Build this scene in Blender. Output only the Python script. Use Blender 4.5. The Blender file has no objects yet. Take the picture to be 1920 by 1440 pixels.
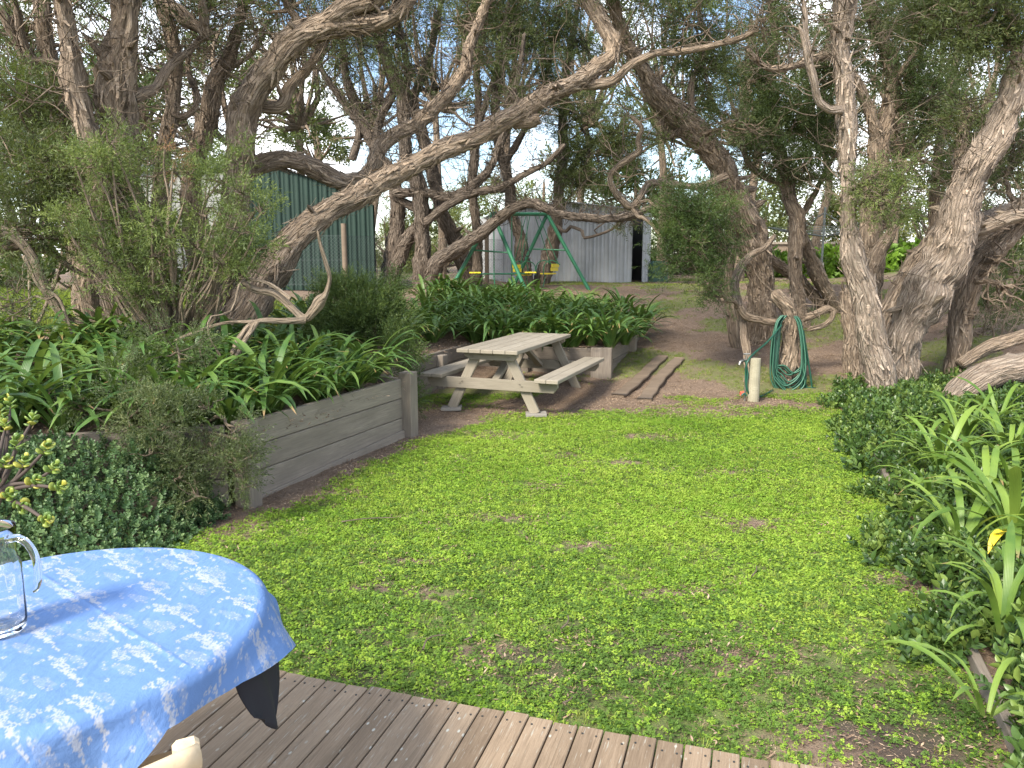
import bpy, bmesh, math, random
import numpy as np
from mathutils import Vector, Matrix, noise as mnoise, Euler
random.seed(7); rng = np.random.default_rng(7)
R_ = math.radians
S = bpy.context.scene
COL = S.collection

# ------------------------------------------------------------------ camera, sky, sun, exposure
CH = 1.78; PITCH = math.atan(235/1442); FPX = 1442.0
cam = bpy.data.cameras.new('camera'); co = bpy.data.objects.new('camera', cam); COL.objects.link(co)
co.location = (0, 0, CH); co.rotation_euler = (math.pi/2 - PITCH, 0, 0)
cam.sensor_width = 36; cam.lens = 36*FPX/1920; cam.clip_start = .05; cam.clip_end = 600
S.camera = co
SUN_EL, SUN_AZ = R_(43), R_(218)          # azimuth clockwise from +Y: behind the camera, to the left
sdir = Vector((math.sin(SUN_AZ)*math.cos(SUN_EL), math.cos(SUN_AZ)*math.cos(SUN_EL), math.sin(SUN_EL)))
W = bpy.data.worlds.new('World'); S.world = W; W.use_nodes = True
wt = W.node_tree; wt.nodes.clear()
sky = wt.nodes.new('ShaderNodeTexSky'); sky.sky_type = 'NISHITA'; sky.sun_disc = False
sky.sun_elevation = SUN_EL; sky.sun_rotation = SUN_AZ
tc = wt.nodes.new('ShaderNodeTexCoord'); nz = wt.nodes.new('ShaderNodeTexNoise')
nz.inputs['Scale'].default_value = 3.2; nz.inputs['Detail'].default_value = 7; nz.inputs['Roughness'].default_value = .55
wt.links.new(tc.outputs['Generated'], nz.inputs['Vector'])
rp = wt.nodes.new('ShaderNodeValToRGB'); rp.color_ramp.elements[0].position = .48; rp.color_ramp.elements[1].position = .62
wt.links.new(nz.outputs['Fac'], rp.inputs['Fac'])
mx = wt.nodes.new('ShaderNodeMix'); mx.data_type = 'RGBA'; mx.inputs[7].default_value = (10.5, 10.7, 11.0, 1)
wt.links.new(rp.outputs['Color'], mx.inputs[0]); wt.links.new(sky.outputs['Color'], mx.inputs[6])
bg = wt.nodes.new('ShaderNodeBackground'); bg.inputs['Strength'].default_value = .12
wt.links.new(mx.outputs[2], bg.inputs['Color'])
wo = wt.nodes.new('ShaderNodeOutputWorld'); wt.links.new(bg.outputs['Background'], wo.inputs['Surface'])
sl = bpy.data.lights.new('sun', 'SUN'); sl.energy = 2.9; sl.angle = R_(15); sl.color = (1, .92, .79)
so = bpy.data.objects.new('sun', sl); COL.objects.link(so); so.rotation_euler = (-sdir).to_track_quat('-Z', 'Y').to_euler(); so.location = (0, 0, 20)
S.view_settings.view_transform = 'Standard'; S.view_settings.look = 'None'; S.view_settings.gamma = 1
S.view_settings.exposure = 1.36
S.cycles.max_bounces = 14; S.cycles.transmission_bounces = 14; S.cycles.diffuse_bounces = 5; S.cycles.transparent_max_bounces = 8; S.cycles.use_denoising = True

# ------------------------------------------------------------------ helpers
def ray(x, y):
    dx = (x-960)/FPX; dy = (720-y)/FPX
    return dx, math.cos(PITCH)+dy*math.sin(PITCH), -math.sin(PITCH)+dy*math.cos(PITCH)
def atY(x, y, Y):                      # layout: photo point at a known distance
    d = ray(x, y); t = Y/d[1]; return np.array([d[0]*t, Y, CH+d[2]*t])
def atZ(x, y, z):                      # layout: photo point at a known height
    d = ray(x, y); t = (z-CH)/d[2]; return np.array([d[0]*t, d[1]*t, z])
def mk(name, V, F, attrs=None, smooth=True):
    V = np.asarray(V, np.float32); F = np.asarray(F, np.int32); k = F.shape[1]
    me = bpy.data.meshes.new(name); me.vertices.add(len(V)); me.vertices.foreach_set('co', V.ravel())
    me.loops.add(F.size); me.loops.foreach_set('vertex_index', F.ravel())
    me.polygons.add(len(F)); me.polygons.foreach_set('loop_start', np.arange(len(F), dtype=np.int32)*k)
    if smooth: me.polygons.foreach_set('use_smooth', np.ones(len(F), bool))
    for n, a in (attrs or {}).items():
        a = np.asarray(a, np.float32)
        if a.ndim == 1: me.attributes.new(n, 'FLOAT', 'POINT').data.foreach_set('value', a)
        else: me.attributes.new(n, 'FLOAT_VECTOR', 'POINT').data.foreach_set('vector', a.ravel())
    me.update(calc_edges=True)
    return me
WM = {}
def link(name, data, mat=None, parent=None, M=None):
    o = bpy.data.objects.new(name, data); COL.objects.link(o)
    if name in ('twigs', 'crown', 'foliage', 'hanging_foliage', 'stems', 'wire_mesh'): o['kind'] = 'stuff'
    M = M if M is not None else Matrix.Identity(4)
    o.matrix_basis = M; WM[o] = M
    if mat and data is not None and not data.materials: data.materials.append(mat)
    if parent: o.parent = parent; o.matrix_parent_inverse = WM[parent].inverted()
    return o
def tag(o, label, cat, group=None):
    o['label'] = label; o['category'] = cat
    if group: o['group'] = group
    return o
def thing(name, label, cat, loc=(0, 0, 0), group=None, rz=0):
    return tag(link(name, None, None, None, Matrix.Translation(Vector(loc)) @ Matrix.Rotation(rz, 4, 'Z')), label, cat, group)
def kind(o, k): o['kind'] = k; return o

_boxes = {}
def boxmesh(l, w, h, bev=.004):
    key = (round(l, 4), round(w, 4), round(h, 4), bev)
    if key in _boxes: return _boxes[key].copy() if False else _boxes[key]
    bm = bmesh.new(); bmesh.ops.create_cube(bm, size=1)
    for v in bm.verts: v.co = Vector((v.co.x*l, v.co.y*w, v.co.z*h))
    if bev: bmesh.ops.bevel(bm, geom=bm.edges[:], offset=bev, segments=1, affect='EDGES')
    me = bpy.data.meshes.new('box'); bm.to_mesh(me); bm.free(); _boxes[key] = me; return me
def beamM(p0, p1, up=(0, 0, 1), roll=0):
    p0 = Vector(p0); p1 = Vector(p1); x = (p1-p0).normalized(); up = Vector(up)
    y = up.cross(x).normalized(); z = x.cross(y)
    M = Matrix((x, y, z)).transposed().to_4x4(); M.translation = (p0+p1)/2
    return M @ Matrix.Rotation(roll, 4, 'X')
_bm_by_mat = {}
def beam(name, p0, p1, w, h, mat, parent=None, up=(0, 0, 1), bev=.004, roll=0):
    l = (Vector(p1)-Vector(p0)).length
    key = (round(l, 3), round(w, 4), round(h, 4), bev, mat.name)
    if key not in _bm_by_mat:
        me = boxmesh(l, w, h, bev).copy(); me.materials.append(mat); _bm_by_mat[key] = me
    return link(name, _bm_by_mat[key], None, parent, beamM(p0, p1, up, roll))

def spline(pts, n):
    P = np.asarray(pts, float); m = len(P)
    if m < 3:
        t = np.linspace(0, 1, n)[:, None]; return P[0]*(1-t)+P[-1]*t
    Q = np.vstack([2*P[0]-P[1], P, 2*P[-1]-P[-2]])
    d = np.r_[0, np.cumsum(np.linalg.norm(np.diff(P[:, :3], axis=0), axis=1)+1e-6)]; d /= d[-1]
    ts = np.linspace(0, 1, n); out = np.zeros((n, P.shape[1]))
    idx = np.clip(np.searchsorted(d, ts, side='right')-1, 0, m-2)
    u = ((ts-d[idx])/(d[idx+1]-d[idx]))[:, None]
    p0, p1, p2, p3 = Q[idx], Q[idx+1], Q[idx+2], Q[idx+3]
    return .5*((2*p1)+(-p0+p2)*u+(2*p0-5*p1+4*p2-p3)*u*u+(-p0+3*p1-3*p2+p3)*u**3)
def tube(P, rad, sides, gnarl=0, close=True, seed=0):
    P = np.asarray(P, float); rad = np.asarray(rad, float); n = len(P)
    T = np.gradient(P, axis=0); T /= np.linalg.norm(T, axis=1)[:, None]+1e-9
    N = np.zeros_like(P); a = np.array([1., 0, 0]) if abs(T[0][0]) < .8 else np.array([0, 1., 0])
    v = np.cross(T[0], a); N[0] = v/np.linalg.norm(v)
    for i in range(1, n):
        v = N[i-1]-T[i]*np.dot(N[i-1], T[i]); N[i] = v/(np.linalg.norm(v)+1e-9)
    B = np.cross(T, N)
    ang = np.linspace(0, 2*math.pi, sides, endpoint=False)
    L = np.r_[0, np.cumsum(np.linalg.norm(np.diff(P, axis=0), axis=1))]
    rr = np.repeat(rad[:, None], sides, 1)
    if gnarl:
        for i in range(n):
            tw = L[i]*1.3+seed
            for j in range(sides):
                a = ang[j]+tw*.5
                q = Vector((math.cos(a)*1.5, math.sin(a)*1.5, L[i]*1.6+seed*7.3))
                k = mnoise.noise(q)*.75+mnoise.noise(Vector((math.cos(a)*4.5, math.sin(a)*4.5, L[i]*3.0+seed*3.1)))*.42
                rid = abs(mnoise.noise(Vector((math.cos(a)*6.5, math.sin(a)*6.5, L[i]*.9+seed))))
                rr[i, j] *= 1+gnarl*(k+.36-rid*1.45)
    if close: rr[-1] *= .05
    V = P[:, None, :]+rr[:, :, None]*(np.cos(ang)[None, :, None]*N[:, None, :]+np.sin(ang)[None, :, None]*B[:, None, :])
    rm = np.maximum(rad, .01)[:, None]
    A = np.stack([np.cos(ang)[None, :]*rm+seed, np.sin(ang)[None, :]*rm, np.repeat(L[:, None], sides, 1)*.16], -1)
    i, j = np.meshgrid(np.arange(n-1), np.arange(sides), indexing='ij'); j2 = (j+1) % sides
    F = np.stack([i*sides+j, i*sides+j2, (i+1)*sides+j2, (i+1)*sides+j], -1).reshape(-1, 4)
    return V.reshape(-1, 3), F, A.reshape(-1, 3)
def join(parts):
    Vs, Fs, As, o = [], [], [], 0
    for V, F, A in parts: Vs.append(V); Fs.append(F+o); As.append(A); o += len(V)
    return np.vstack(Vs), np.vstack(Fs), np.vstack(As)
def tubes_mesh(name, lines):
    V, F, A = join([tube(*l) for l in lines]); return mk(name, V, F, {'bark': A})

def rod(name, pts, r, mat, parent, sides=8, n=None):
    P = np.asarray(pts, float)
    if n: P = spline(P, n)
    V, F, A = tube(P, np.full(len(P), r), sides, 0, False)
    k = len(P)-1
    me = mk(name, V, F, {'bark': A}); return link(name, me, mat, parent)

# ------------------------------------------------------------------ materials
class NT:
    def __init__(s, name):
        s.m = bpy.data.materials.new(name); s.m.use_nodes = True; s.t = s.m.node_tree; s.t.nodes.clear()
        s.out = s.n('OutputMaterial')
    def n(s, typ, **kw):
        nd = s.t.nodes.new('ShaderNode'+typ)
        for k, v in kw.items():
            if k[0] == '_': setattr(nd, k[1:], v)
            else: s.set(nd, k, v)
        return nd
    def set(s, nd, k, v):
        k = int(k[1:]) if k[0] == 'i' and k[1:].isdigit() else k.replace('__', ' ')
        if isinstance(v, bpy.types.NodeSocket): s.t.links.new(v, nd.inputs[k])
        else: nd.inputs[k].default_value = v
    def ramp(s, fac, stops):
        r = s.n('ValToRGB', Fac=fac); e = r.color_ramp.elements
        while len(e) < len(stops): e.new(.5)
        for q, (p, c) in zip(e, stops): q.position = p; q.color = (*c, 1) if len(c) == 3 else c
        return r.outputs['Color']
    def noise(s, vec, scale, detail=5, rough=.55, dist=0):
        return s.n('TexNoise', Vector=vec, Scale=scale, Detail=detail, Roughness=rough, Distortion=dist).outputs['Fac']
    def mapv(s, vec, scale): return s.n('Mapping', Vector=vec, Scale=scale).outputs['Vector']
    def mix(s, fac, a, b, mode='MIX'):
        m = s.n('Mix', _data_type='RGBA', _blend_type=mode); s.set(m, 'i0', fac); s.set(m, 'i6', a if isinstance(a, bpy.types.NodeSocket) else (*a, 1)); s.set(m, 'i7', b if isinstance(b, bpy.types.NodeSocket) else (*b, 1))
        return m.outputs[2]
    def math(s, op, a, b=0.): 
        m = s.n('Math', _operation=op, i0=a, i1=b); return m.outputs[0]
    def bump(s, h, strength, dist=.01): return s.n('Bump', Height=h, Strength=strength, Distance=dist).outputs['Normal']
    def done(s, col, rough=.8, normal=None, **kw):
        b = s.n('BsdfPrincipled', Roughness=rough, **kw)
        s.set(b, 'Base__Color', col if isinstance(col, bpy.types.NodeSocket) else (*col, 1))
        if normal is not None: s.set(b, 'Normal', normal)
        s.t.links.new(b.outputs[0], s.out.inputs[0]); s.b = b; return s.m
def bark(name, dark, mid, pale):
    m = NT(name); a = m.n('Attribute', _attribute_name='bark').outputs['Vector']
    oi = m.n('ObjectInfo').outputs['Random']
    f1 = m.noise(a, 42, 8, .66, .8); f2 = m.noise(m.mapv(a, (1, 1, .5)), 120, 4, .65)
    v = m.n('TexVoronoi', Vector=m.mapv(m.n('VectorMath', _operation='ADD', i0=a, i1=m.n('VectorMath', _operation='SCALE', i0=m.n('TexNoise', Vector=a, Scale=14., Detail=3.).outputs['Color'], Scale=.05).outputs[0]).outputs[0], (1, 1, .8)), Scale=24., _feature='DISTANCE_TO_EDGE').outputs['Distance']
    vr = m.ramp(v, [(.0, (0, 0, 0)), (.16, (.7, .7, .7)), (.5, (1, 1, 1))])
    f3 = m.noise(m.n('NewGeometry').outputs['Position'], 1.7, 3)
    c = m.ramp(f1, [(.30, dark), (.46, mid), (.66, pale)])
    c = m.mix(m.math('MULTIPLY', m.math('SUBTRACT', 1., vr), .6), c, dark)
    c = m.mix(m.math('MULTIPLY', f2, .22), c, dark)
    c = m.mix(m.ramp(f3, [(.42, (0, 0, 0)), (.68, (.45, .45, .45))]), c, [x*1.15 for x in mid])
    h = m.math('ADD', m.math('ADD', f1, m.math('MULTIPLY', f2, .35)), m.math('MULTIPLY', vr, .55))
    return m.done(c, .92, m.bump(h, 1., .06))
BARK = bark('bark_brown', (.090, .064, .044), (.36, .27, .19), (.60, .485, .37))
BARKP = bark('bark_pale', (.13, .095, .068), (.44, .345, .265), (.66, .56, .455))
BARKD = bark('bark_dark_shade', (.050, .038, .029), (.19, .147, .110), (.35, .285, .225))  # backlight shade put into the middle trees' bark colour; also the jade stem
TWIG = bark('bark_twig', (.14, .105, .07), (.36, .28, .20), (.54, .44, .33))
def leafmat(name, stops, transl=.3, rough=.5, attr='tint', world=None, spec=.35, strap=False):
    m = NT(name)
    f = m.n('Attribute', _attribute_name=attr).outputs['Fac'] if attr else m.n('ObjectInfo').outputs['Random']
    if world:
        w = m.noise(m.n('NewGeometry').outputs['Position'], world, 3)
        f = m.math('ADD', m.math('MULTIPLY', f, .45), m.math('MULTIPLY', m.math('SUBTRACT', w, .22), 1.05))
    c = m.ramp(f, stops); nrm = None
    if strap:
        al = m.n('Attribute', _attribute_name='along'); rd = m.n('ObjectInfo').outputs['Random']; sv = m.n('SeparateXYZ', Vector=al.outputs['Vector'])
        nn = m.noise(m.n('NewGeometry').outputs['Position'], 9, 4)
        c = m.mix(m.ramp(nn, [(.4, (0, 0, 0)), (.75, (.5, .5, .5))]), c, stops[-1][1])
        c = m.mix(m.ramp(sv.outputs[0], [(0, (.5, .5, .5)), (.14, (0, 0, 0))]), c, (.24, .30, .09))
        tip = m.math('ADD', sv.outputs[0], m.math('MULTIPLY', m.math('SUBTRACT', m.math('FRACT', m.math('MULTIPLY', rd, 17.3)), .9), .35))
        c = m.mix(m.ramp(m.math('ADD', tip, m.math('MULTIPLY', m.math('SUBTRACT', nn, .5), .12)), [(.90, (0, 0, 0)), (.97, (1, 1, 1))]), c, (.34, .22, .10))
        nrm = m.bump(m.math('SINE', m.math('MULTIPLY', sv.outputs[1], 40.)), .25, .002)
    b = m.n('BsdfPrincipled', Roughness=rough, Base__Color=c); b.inputs['Specular IOR Level'].default_value = spec
    if nrm is not None: m.set(b, 'Normal', nrm)
    t = m.n('BsdfTranslucent', Color=m.mix(.5, c, (.20, .26, .03), 'MIX'))
    x = m.n('MixShader', i0=transl, i1=b.outputs[0], i2=t.outputs[0]); m.t.links.new(x.outputs[0], m.out.inputs[0])
    return m.m
LEAF_CROWN = leafmat('leaf_olive', [(0, (.046, .060, .022)), (.5, (.092, .120, .040)), (.9, (.16, .19, .065)), (1, (.22, .18, .10))])
LEAF_BUSH = leafmat('leaf_fresh', [(0, (.050, .075, .024)), (.45, (.115, .160, .045)), (.85, (.22, .275, .075)), (1, (.30, .34, .10))])
LEAF_DARK = leafmat('leaf_dark', [(0, (.034, .054, .018)), (.6, (.072, .108, .034)), (1, (.14, .18, .055))])
LEAF_BUSH_D = leafmat('leaf_rosemary', [(0, (.030, .055, .016)), (.6, (.070, .115, .032)), (1, (.14, .19, .05))])
LEAF_GREY = leafmat('leaf_greygreen', [(0, (.045, .062, .028)), (.6, (.095, .125, .050)), (1, (.19, .21, .09))])
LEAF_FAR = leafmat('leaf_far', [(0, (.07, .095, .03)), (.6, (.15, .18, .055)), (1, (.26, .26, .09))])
LEAF_DEAD = leafmat('leaf_dead', [(0, (.28, .15, .08)), (1, (.48, .28, .16))])
LEAF_NAST = leafmat('leaf_bright', [(0, (.08, .17, .02)), (1, (.22, .38, .04))])
LEAF_AGA = leafmat('leaf_strap', [(0, (.032, .085, .020)), (.6, (.070, .155, .032)), (1, (.15, .24, .05))], .22, .36, None, None, .5, True)
LEAF_CLIV = leafmat('leaf_strap_light', [(0, (.075, .155, .024)), (.7, (.15, .255, .038)), (1, (.24, .34, .055))], .28, .40, None, None, .5, True)
LEAF_VINCA = leafmat('leaf_periwinkle', [(0, (.034, .075, .020)), (.6, (.085, .155, .036)), (1, (.19, .27, .06))], .22, .36, None, None, .5)
LEAF_COVER = leafmat('leaf_mound', [(0, (.040, .085, .036)), (.6, (.090, .165, .066)), (1, (.18, .27, .11))], .2, .45, None)
CLOVER = leafmat('clover', [(0, (.080, .165, .020)), (.36, (.20, .35, .036)), (1, (.42, .54, .080))], .3, .6, None, .9, .2)
CLOVER_D = leafmat('clover_deep', [(0, (.046, .095, .018)), (.5, (.095, .175, .030)), (1, (.18, .27, .055))], .25, .6, None, 1.3, .2)
GRASS = leafmat('grass_blade', [(0, (.10, .16, .025)), (.5, (.21, .30, .040)), (1, (.36, .36, .10))], .3, .6, None, 1.1, .2)
LITTER = leafmat('litter', [(0, (.11, .072, .048)), (.6, (.28, .19, .125)), (1, (.44, .33, .225))], .05, .9, None)
JADE = leafmat('leaf_jade', [(0, (.10, .18, .035)), (.6, (.20, .28, .05)), (1, (.40, .38, .06))], .12, .33, None, None, .5)
YELLOWLEAF = NT('leaf_yellow').done((.72, .52, .03), .45)
def wood(name, dark, mid, pale, grain=9, lich=None, bumps=.5):
    m = NT(name); tcn = m.n('TexCoord').outputs['Object']; oi = m.n('ObjectInfo')
    sh = m.n('VectorMath', _operation='ADD', i0=tcn, i1=m.n('VectorMath', _operation='SCALE', i0=oi.outputs['Location'], Scale=3.7).outputs[0]).outputs[0]
    g = m.noise(m.mapv(sh, (.6, 14, 14)), grain, 6, .6, 1.2); big = m.noise(m.mapv(sh, (1, 3, 3)), 2.2, 4)
    c = m.ramp(g, [(.28, dark), (.5, mid), (.75, pale)])
    c = m.mix(m.ramp(big, [(.35, (0, 0, 0)), (.7, (.8, .8, .8))]), c, dark)
    c = m.mix(.35, c, m.ramp(oi.outputs['Random'], [(0, dark), (.5, mid), (1, pale)]))
    if lich:
        v = m.n('TexVoronoi', Vector=m.mapv(sh, (6, 11, 11)), Scale=2.6); w = m.noise(sh, 3.5, 2)
        k = m.math('MULTIPLY', m.ramp(v.outputs['Distance'], [(.10, (1, 1, 1)), (.17, (0, 0, 0))]), m.ramp(w, [(.46, (0, 0, 0)), (.58, (1, 1, 1))]))
        c = m.mix(k, c, lich)
        st = m.noise(m.mapv(sh, (5, 60, 60)), 2.4, 3); c = m.mix(m.ramp(st, [(.62, (0, 0, 0)), (.70, (.8, .8, .8))]), c, [x*.8 for x in lich])
    return m.done(c, .85, m.bump(g, bumps, .004))
SLEEPER = wood('timber_sleeper', (.115, .095, .076), (.235, .198, .160), (.35, .305, .25), 6)
PICNIC = wood('timber_picnic', (.185, .162, .122), (.285, .25, .195), (.375, .335, .27), 7, None, .25)
DECK = wood('timber_deck', (.125, .087, .054), (.27, .196, .128), (.40, .305, .21), 8, (.46, .45, .38), .6)
POSTW = wood('timber_post', (.20, .18, .12), (.34, .31, .215), (.46, .43, .33), 7)
CHAIRW = wood('timber_chair', (.52, .40, .25), (.62, .49, .32), (.70, .57, .40), 3, None, .1)
OLDW = wood('timber_weathered', (.10, .072, .05), (.20, .15, .105), (.29, .23, .17), 6)
def metal(name, col, rough=.5, met=0., var=.15):
    m = NT(name); f = m.noise(m.n('NewGeometry').outputs['Position'], 2.3, 5)
    c = m.mix(m.ramp(f, [(.35, (0, 0, 0)), (.75, (var*3,)*3)]), col, [x*.6 for x in col]); return m.done(c, rough, None, Metallic=met)
SILVER = metal('sheet_silver', (.46, .47, .48), .5, .25, .2)
GREENSH = metal('sheet_green', (.014, .040, .029), .7, 0, .14)
GREENP = metal('paint_green', (.030, .17, .085), .4, 0, .15)
YELLOWP = metal('plastic_yellow', (.78, .64, .045), .45, 0, .05)
DARKM = metal('metal_dark', (.035, .036, .035), .5); GREYM = metal('metal_grey', (.10, .12, .12), .5)
BRASS = metal('metal_tap', (.38, .36, .33), .35, .8)
PALEM = metal('sheet_pale', (.30, .31, .29), .6)
HOSE = metal('hose_green', (.014, .080, .052), .38, 0, .1)
HOSE2 = metal('hose_stripe', (.085, .20, .135), .4, 0, .1)
REDP = metal('plastic_red', (.60, .10, .06), .5); BLACKC = NT('fabric_black').done((.012, .013, .020), .85)
CONC = metal('concrete', (.27, .25, .22), .9, 0, .25)
FENCEP = metal('fence_pale', (.34, .26, .195), .9, 0, .1); RAILP = metal('rail_pale', (.46, .39, .31), .8)
TERR = metal('tank_green', (.04, .10, .07), .5)
gm = NT('glass'); GLASS = gm.done((1, 1, 1), .02, None, IOR=1.46, Transmission__Weight=1.0)

# ------------------------------------------------------------------ terrain
TH = R_(20.5); DX, DY = math.sin(TH), math.cos(TH)           # garden axis
def sstep(t): t = np.clip(t, 0, 1); return t*t*(3-2*t)
def gz(x, y):
    y = np.asarray(y, float); x = np.asarray(x, float)
    z = 1.15*np.clip((y-9.9)/8.1, 0, 1)**1.05+.016*np.clip(y-18, 0, 60)
    lf = sstep((-x-2.6-.0*y)/2.5)*sstep((y-4.9)/2)            # bank on the left
    z = np.maximum(z, lf*np.minimum(1.05, .55+.1*np.clip(y-5.5, 0, 9)))
    rg = sstep((x-4.6-.33*(y-9))/3)*.25*sstep((y-5)/4)
    return z+rg
WN = [(-4.6, 4.75), (-1.97, 5.47), (-1.10, 7.62)]                 # near left wall line
REC = [(-1.10, 7.62), (-1.75, 7.95), (-.62, 11.45), (1.32, 10.88), (2.35, 13.7)]
POLY = np.array(WN+REC[1:]+[(2.9, 16.6), (-3, 17.4), (-14, 17.4), (-14, 4.2)])
def inpoly(x, y, P=POLY):
    c = np.zeros(x.shape, bool); n = len(P)
    for i in range(n):
        x0, y0 = P[i]; x1, y1 = P[(i+1) % n]
        k = ((y0 > y) != (y1 > y)) & (x < (x1-x0)*(y-y0)/(y1-y0+1e-12)+x0); c ^= k
    return c
def walldist(x, y):
    L = np.array(WN+REC[1:]); d = np.full(np.shape(x), 99.)
    for (x0, y0), (x1, y1) in zip(L[:-1], L[1:]):
        t = np.clip(((x-x0)*(x1-x0)+(y-y0)*(y1-y0))/((x1-x0)**2+(y1-y0)**2), 0, 1)
        d = np.minimum(d, np.hypot(x-x0-t*(x1-x0), y-y0-t*(y1-y0)))
    return d
def bz(x, y):
    x = np.asarray(x, float); y = np.asarray(y, float); d = walldist(x, y)
    return np.maximum(.50+.055*np.clip(d, 0, .4)/.4+.13*np.clip(d-.3, 0, 4.2)+.03*np.sin(x*3.1)*np.sin(y*2.7), gz(x, y)+.03)
def gtop(x, y):
    x = np.asarray(x, float); y = np.asarray(y, float)
    return np.where(inpoly(x, y), bz(x, y), gz(x, y))
def npn(x, y, s, seed=0):            # cheap smooth noise 0..1
    x = np.asarray(x)*s+seed*3.7; y = np.asarray(y)*s-seed*1.9
    v = np.sin(x*1.3+2.1*np.sin(y*.9+seed))+np.sin(y*1.7+1.7*np.sin(x*1.1-seed))+.6*np.sin(2.9*x+1.3*np.sin(2.3*y))+.6*np.sin(3.3*y-x*1.9+seed)
    return np.clip(.5+v/5.2, 0, 1)
RE0, RE1 = np.array([1.55, 2.2]), np.array([4.0, 9.35])         # right bed edge line
def redge(y): return RE0[0]+(y-RE0[1])*(RE1[0]-RE0[0])/(RE1[1]-RE0[1])
def ledge(y): return np.where(y < 5.47, -1.97-(5.47-y)*.75, np.where(y < 7.62, -1.97+(y-5.47)*.405, -1.1+(y-7.62)*.45))
BARE = [(-.75, 3.95, .30, .10), (-.42, 3.9, .18, .12), (-.55, 4.35, .35, .12), (.25, 5.9, .3, .12), (.9, 6.6, .5, .2), (1.45, 7.6, .5, .18), (.45, 6.9, .3, .2), (1.6, 5.0, .35, .2),
        (2.2, 4.0, .3, .3), (1.3, 2.6, .5, .18), (1.0, 3.2, .3, .2), (2.4, 8.7, .6, .25), (-.2, 7.7, .5, .3), (1.35, 2.35, .5, .3), (.5, 4.6, .25, .1), (-1.9, 4.95, .35, .4), (-1.45, 5.7, .25, .3), (-.1, 3.3, .3, .1), (.8, 3.9, .35, .12), (1.9, 6.3, .4, .15), (0, 5.1, .3, .1)]
def cover(x, y):
    x = np.asarray(x, float); y = np.asarray(y, float)
    n = npn(x, y, 1.6, 1)*.5+npn(x, y, 4.3, 2)*.5
    lft = sstep((x-ledge(y)-.10-.5*(n-.3))/.35); rgt = sstep((redge(y)+.25-x)/.25)
    far = 1-sstep((y+.5*n-.10*(x-1.5)-8.55)/.9)
    c = lft*rgt*far*(.72+.28*sstep((n-.2)/.2))
    for bx, by, rx, ry in BARE: c = c*(1-.8*np.exp(-(((x-bx)/rx)**2+((y-by)/ry)**2)*(.6+n)))
    slope = sstep((y-8.8)/1.2)*sstep((npn(x, y, .95, 5)*.6+npn(x, y, 3.1, 4)*.4-.44)/.16)*.6
    slope = np.where(inpoly(x, y), 0, slope)
    return np.clip(np.maximum(c, slope), 0, 1)
def grid(x0, x1, y0, y1, step):
    xs = np.arange(x0, x1+step, step); ys = np.arange(y0, y1+step, step); return np.meshgrid(xs, ys, indexing='ij')
def gridmesh(name, X, Y, Z, keep=None, attrs=None):
    n, m = X.shape; V = np.stack([X, Y, Z], -1).reshape(-1, 3)
    i, j = np.meshgrid(np.arange(n-1), np.arange(m-1), indexing='ij')
    F = np.stack([i*m+j, (i+1)*m+j, (i+1)*m+j+1, i*m+j+1], -1).reshape(-1, 4)
    if keep is not None: F = F[keep.reshape(-1)[F].all(1)]
    return mk(name, V, F, {k: v.ravel() for k, v in (attrs or {}).items()})
gmt = NT('soil'); pos = gmt.n('NewGeometry').outputs['Position']
cv = gmt.n('Attribute', _attribute_name='cover').outputs['Fac']
n1 = gmt.noise(pos, 3.1, 6, .65); n2 = gmt.noise(pos, 38, 5, .7); n3 = gmt.noise(gmt.mapv(pos, (1, 1, 1)), 130, 3, .6)
sc_ = gmt.ramp(n2, [(.28, (.085, .060, .042)), (.48, (.20, .14, .098)), (.66, (.31, .23, .165)), (.85, (.42, .33, .24))])
sc_ = gmt.mix(gmt.ramp(n1, [(.35, (.6, .6, .6)), (.65, (0, 0, 0))]), sc_, (.15, .102, .072))
gc_ = gmt.ramp(n3, [(.3, (.058, .100, .015)), (.7, (.16, .25, .030))])
soil_shade = gmt.n('Attribute', _attribute_name='dark_soil_shade').outputs['Fac']
sc_ = gmt.mix(soil_shade, sc_, (.042, .032, .025)); gc_ = gmt.mix(soil_shade, gc_, (.060, .075, .022))  # foreground shade put into ground colour near the deck, with some real black soil
fac = gmt.math('MULTIPLY', gmt.ramp(gmt.math('ADD', cv, gmt.math('MULTIPLY', gmt.math('SUBTRACT', n2, .5), .9)), [(.30, (0, 0, 0)), (.75, (1, 1, 1))]), .75)
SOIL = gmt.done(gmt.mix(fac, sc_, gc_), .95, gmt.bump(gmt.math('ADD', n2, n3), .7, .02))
xs = np.r_[np.linspace(-90, -12, 14)[:-1], np.arange(-12, 12, .13), np.linspace(12, 90, 14)]
ys = np.r_[np.linspace(-20, 1.5, 8)[:-1], np.arange(1.5, 22, .13), np.linspace(22, 160, 30)]
X, Y = np.meshgrid(xs, ys, indexing='ij')
Z = gz(X, Y)+.012*(npn(X, Y, 5, 3)-.5)+.03*(npn(X, Y, 1.3, 8)-.5)*(Y > 2)
kind(link('ground', gridmesh('ground', X, Y, Z, None, {'cover': cover(X, Y), 'dark_soil_shade': .85*sstep((1.1+.9*npn(X, Y, 2.2, 3)-((X-.02)*.2974+(Y-2.645)*.9548))/1.0)*sstep((npn(X, Y, 3.3, 9)-.3)/.3)}), SOIL), 'structure')
X, Y = grid(-13.9, 3.2, 4.4, 17.3, .12)
kk = inpoly(X, Y)
# soil sheet of the raised beds, clipped to the wall lines
V2 = np.stack([X, Y], -1)
kind(link('planting_bed', gridmesh('planting_bed', X, Y, bz(X, Y)+.02*(npn(X, Y, 6, 2)-.5), kk, {'cover': .25*npn(X, Y, 2, 6)}), SOIL), 'structure')

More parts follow.
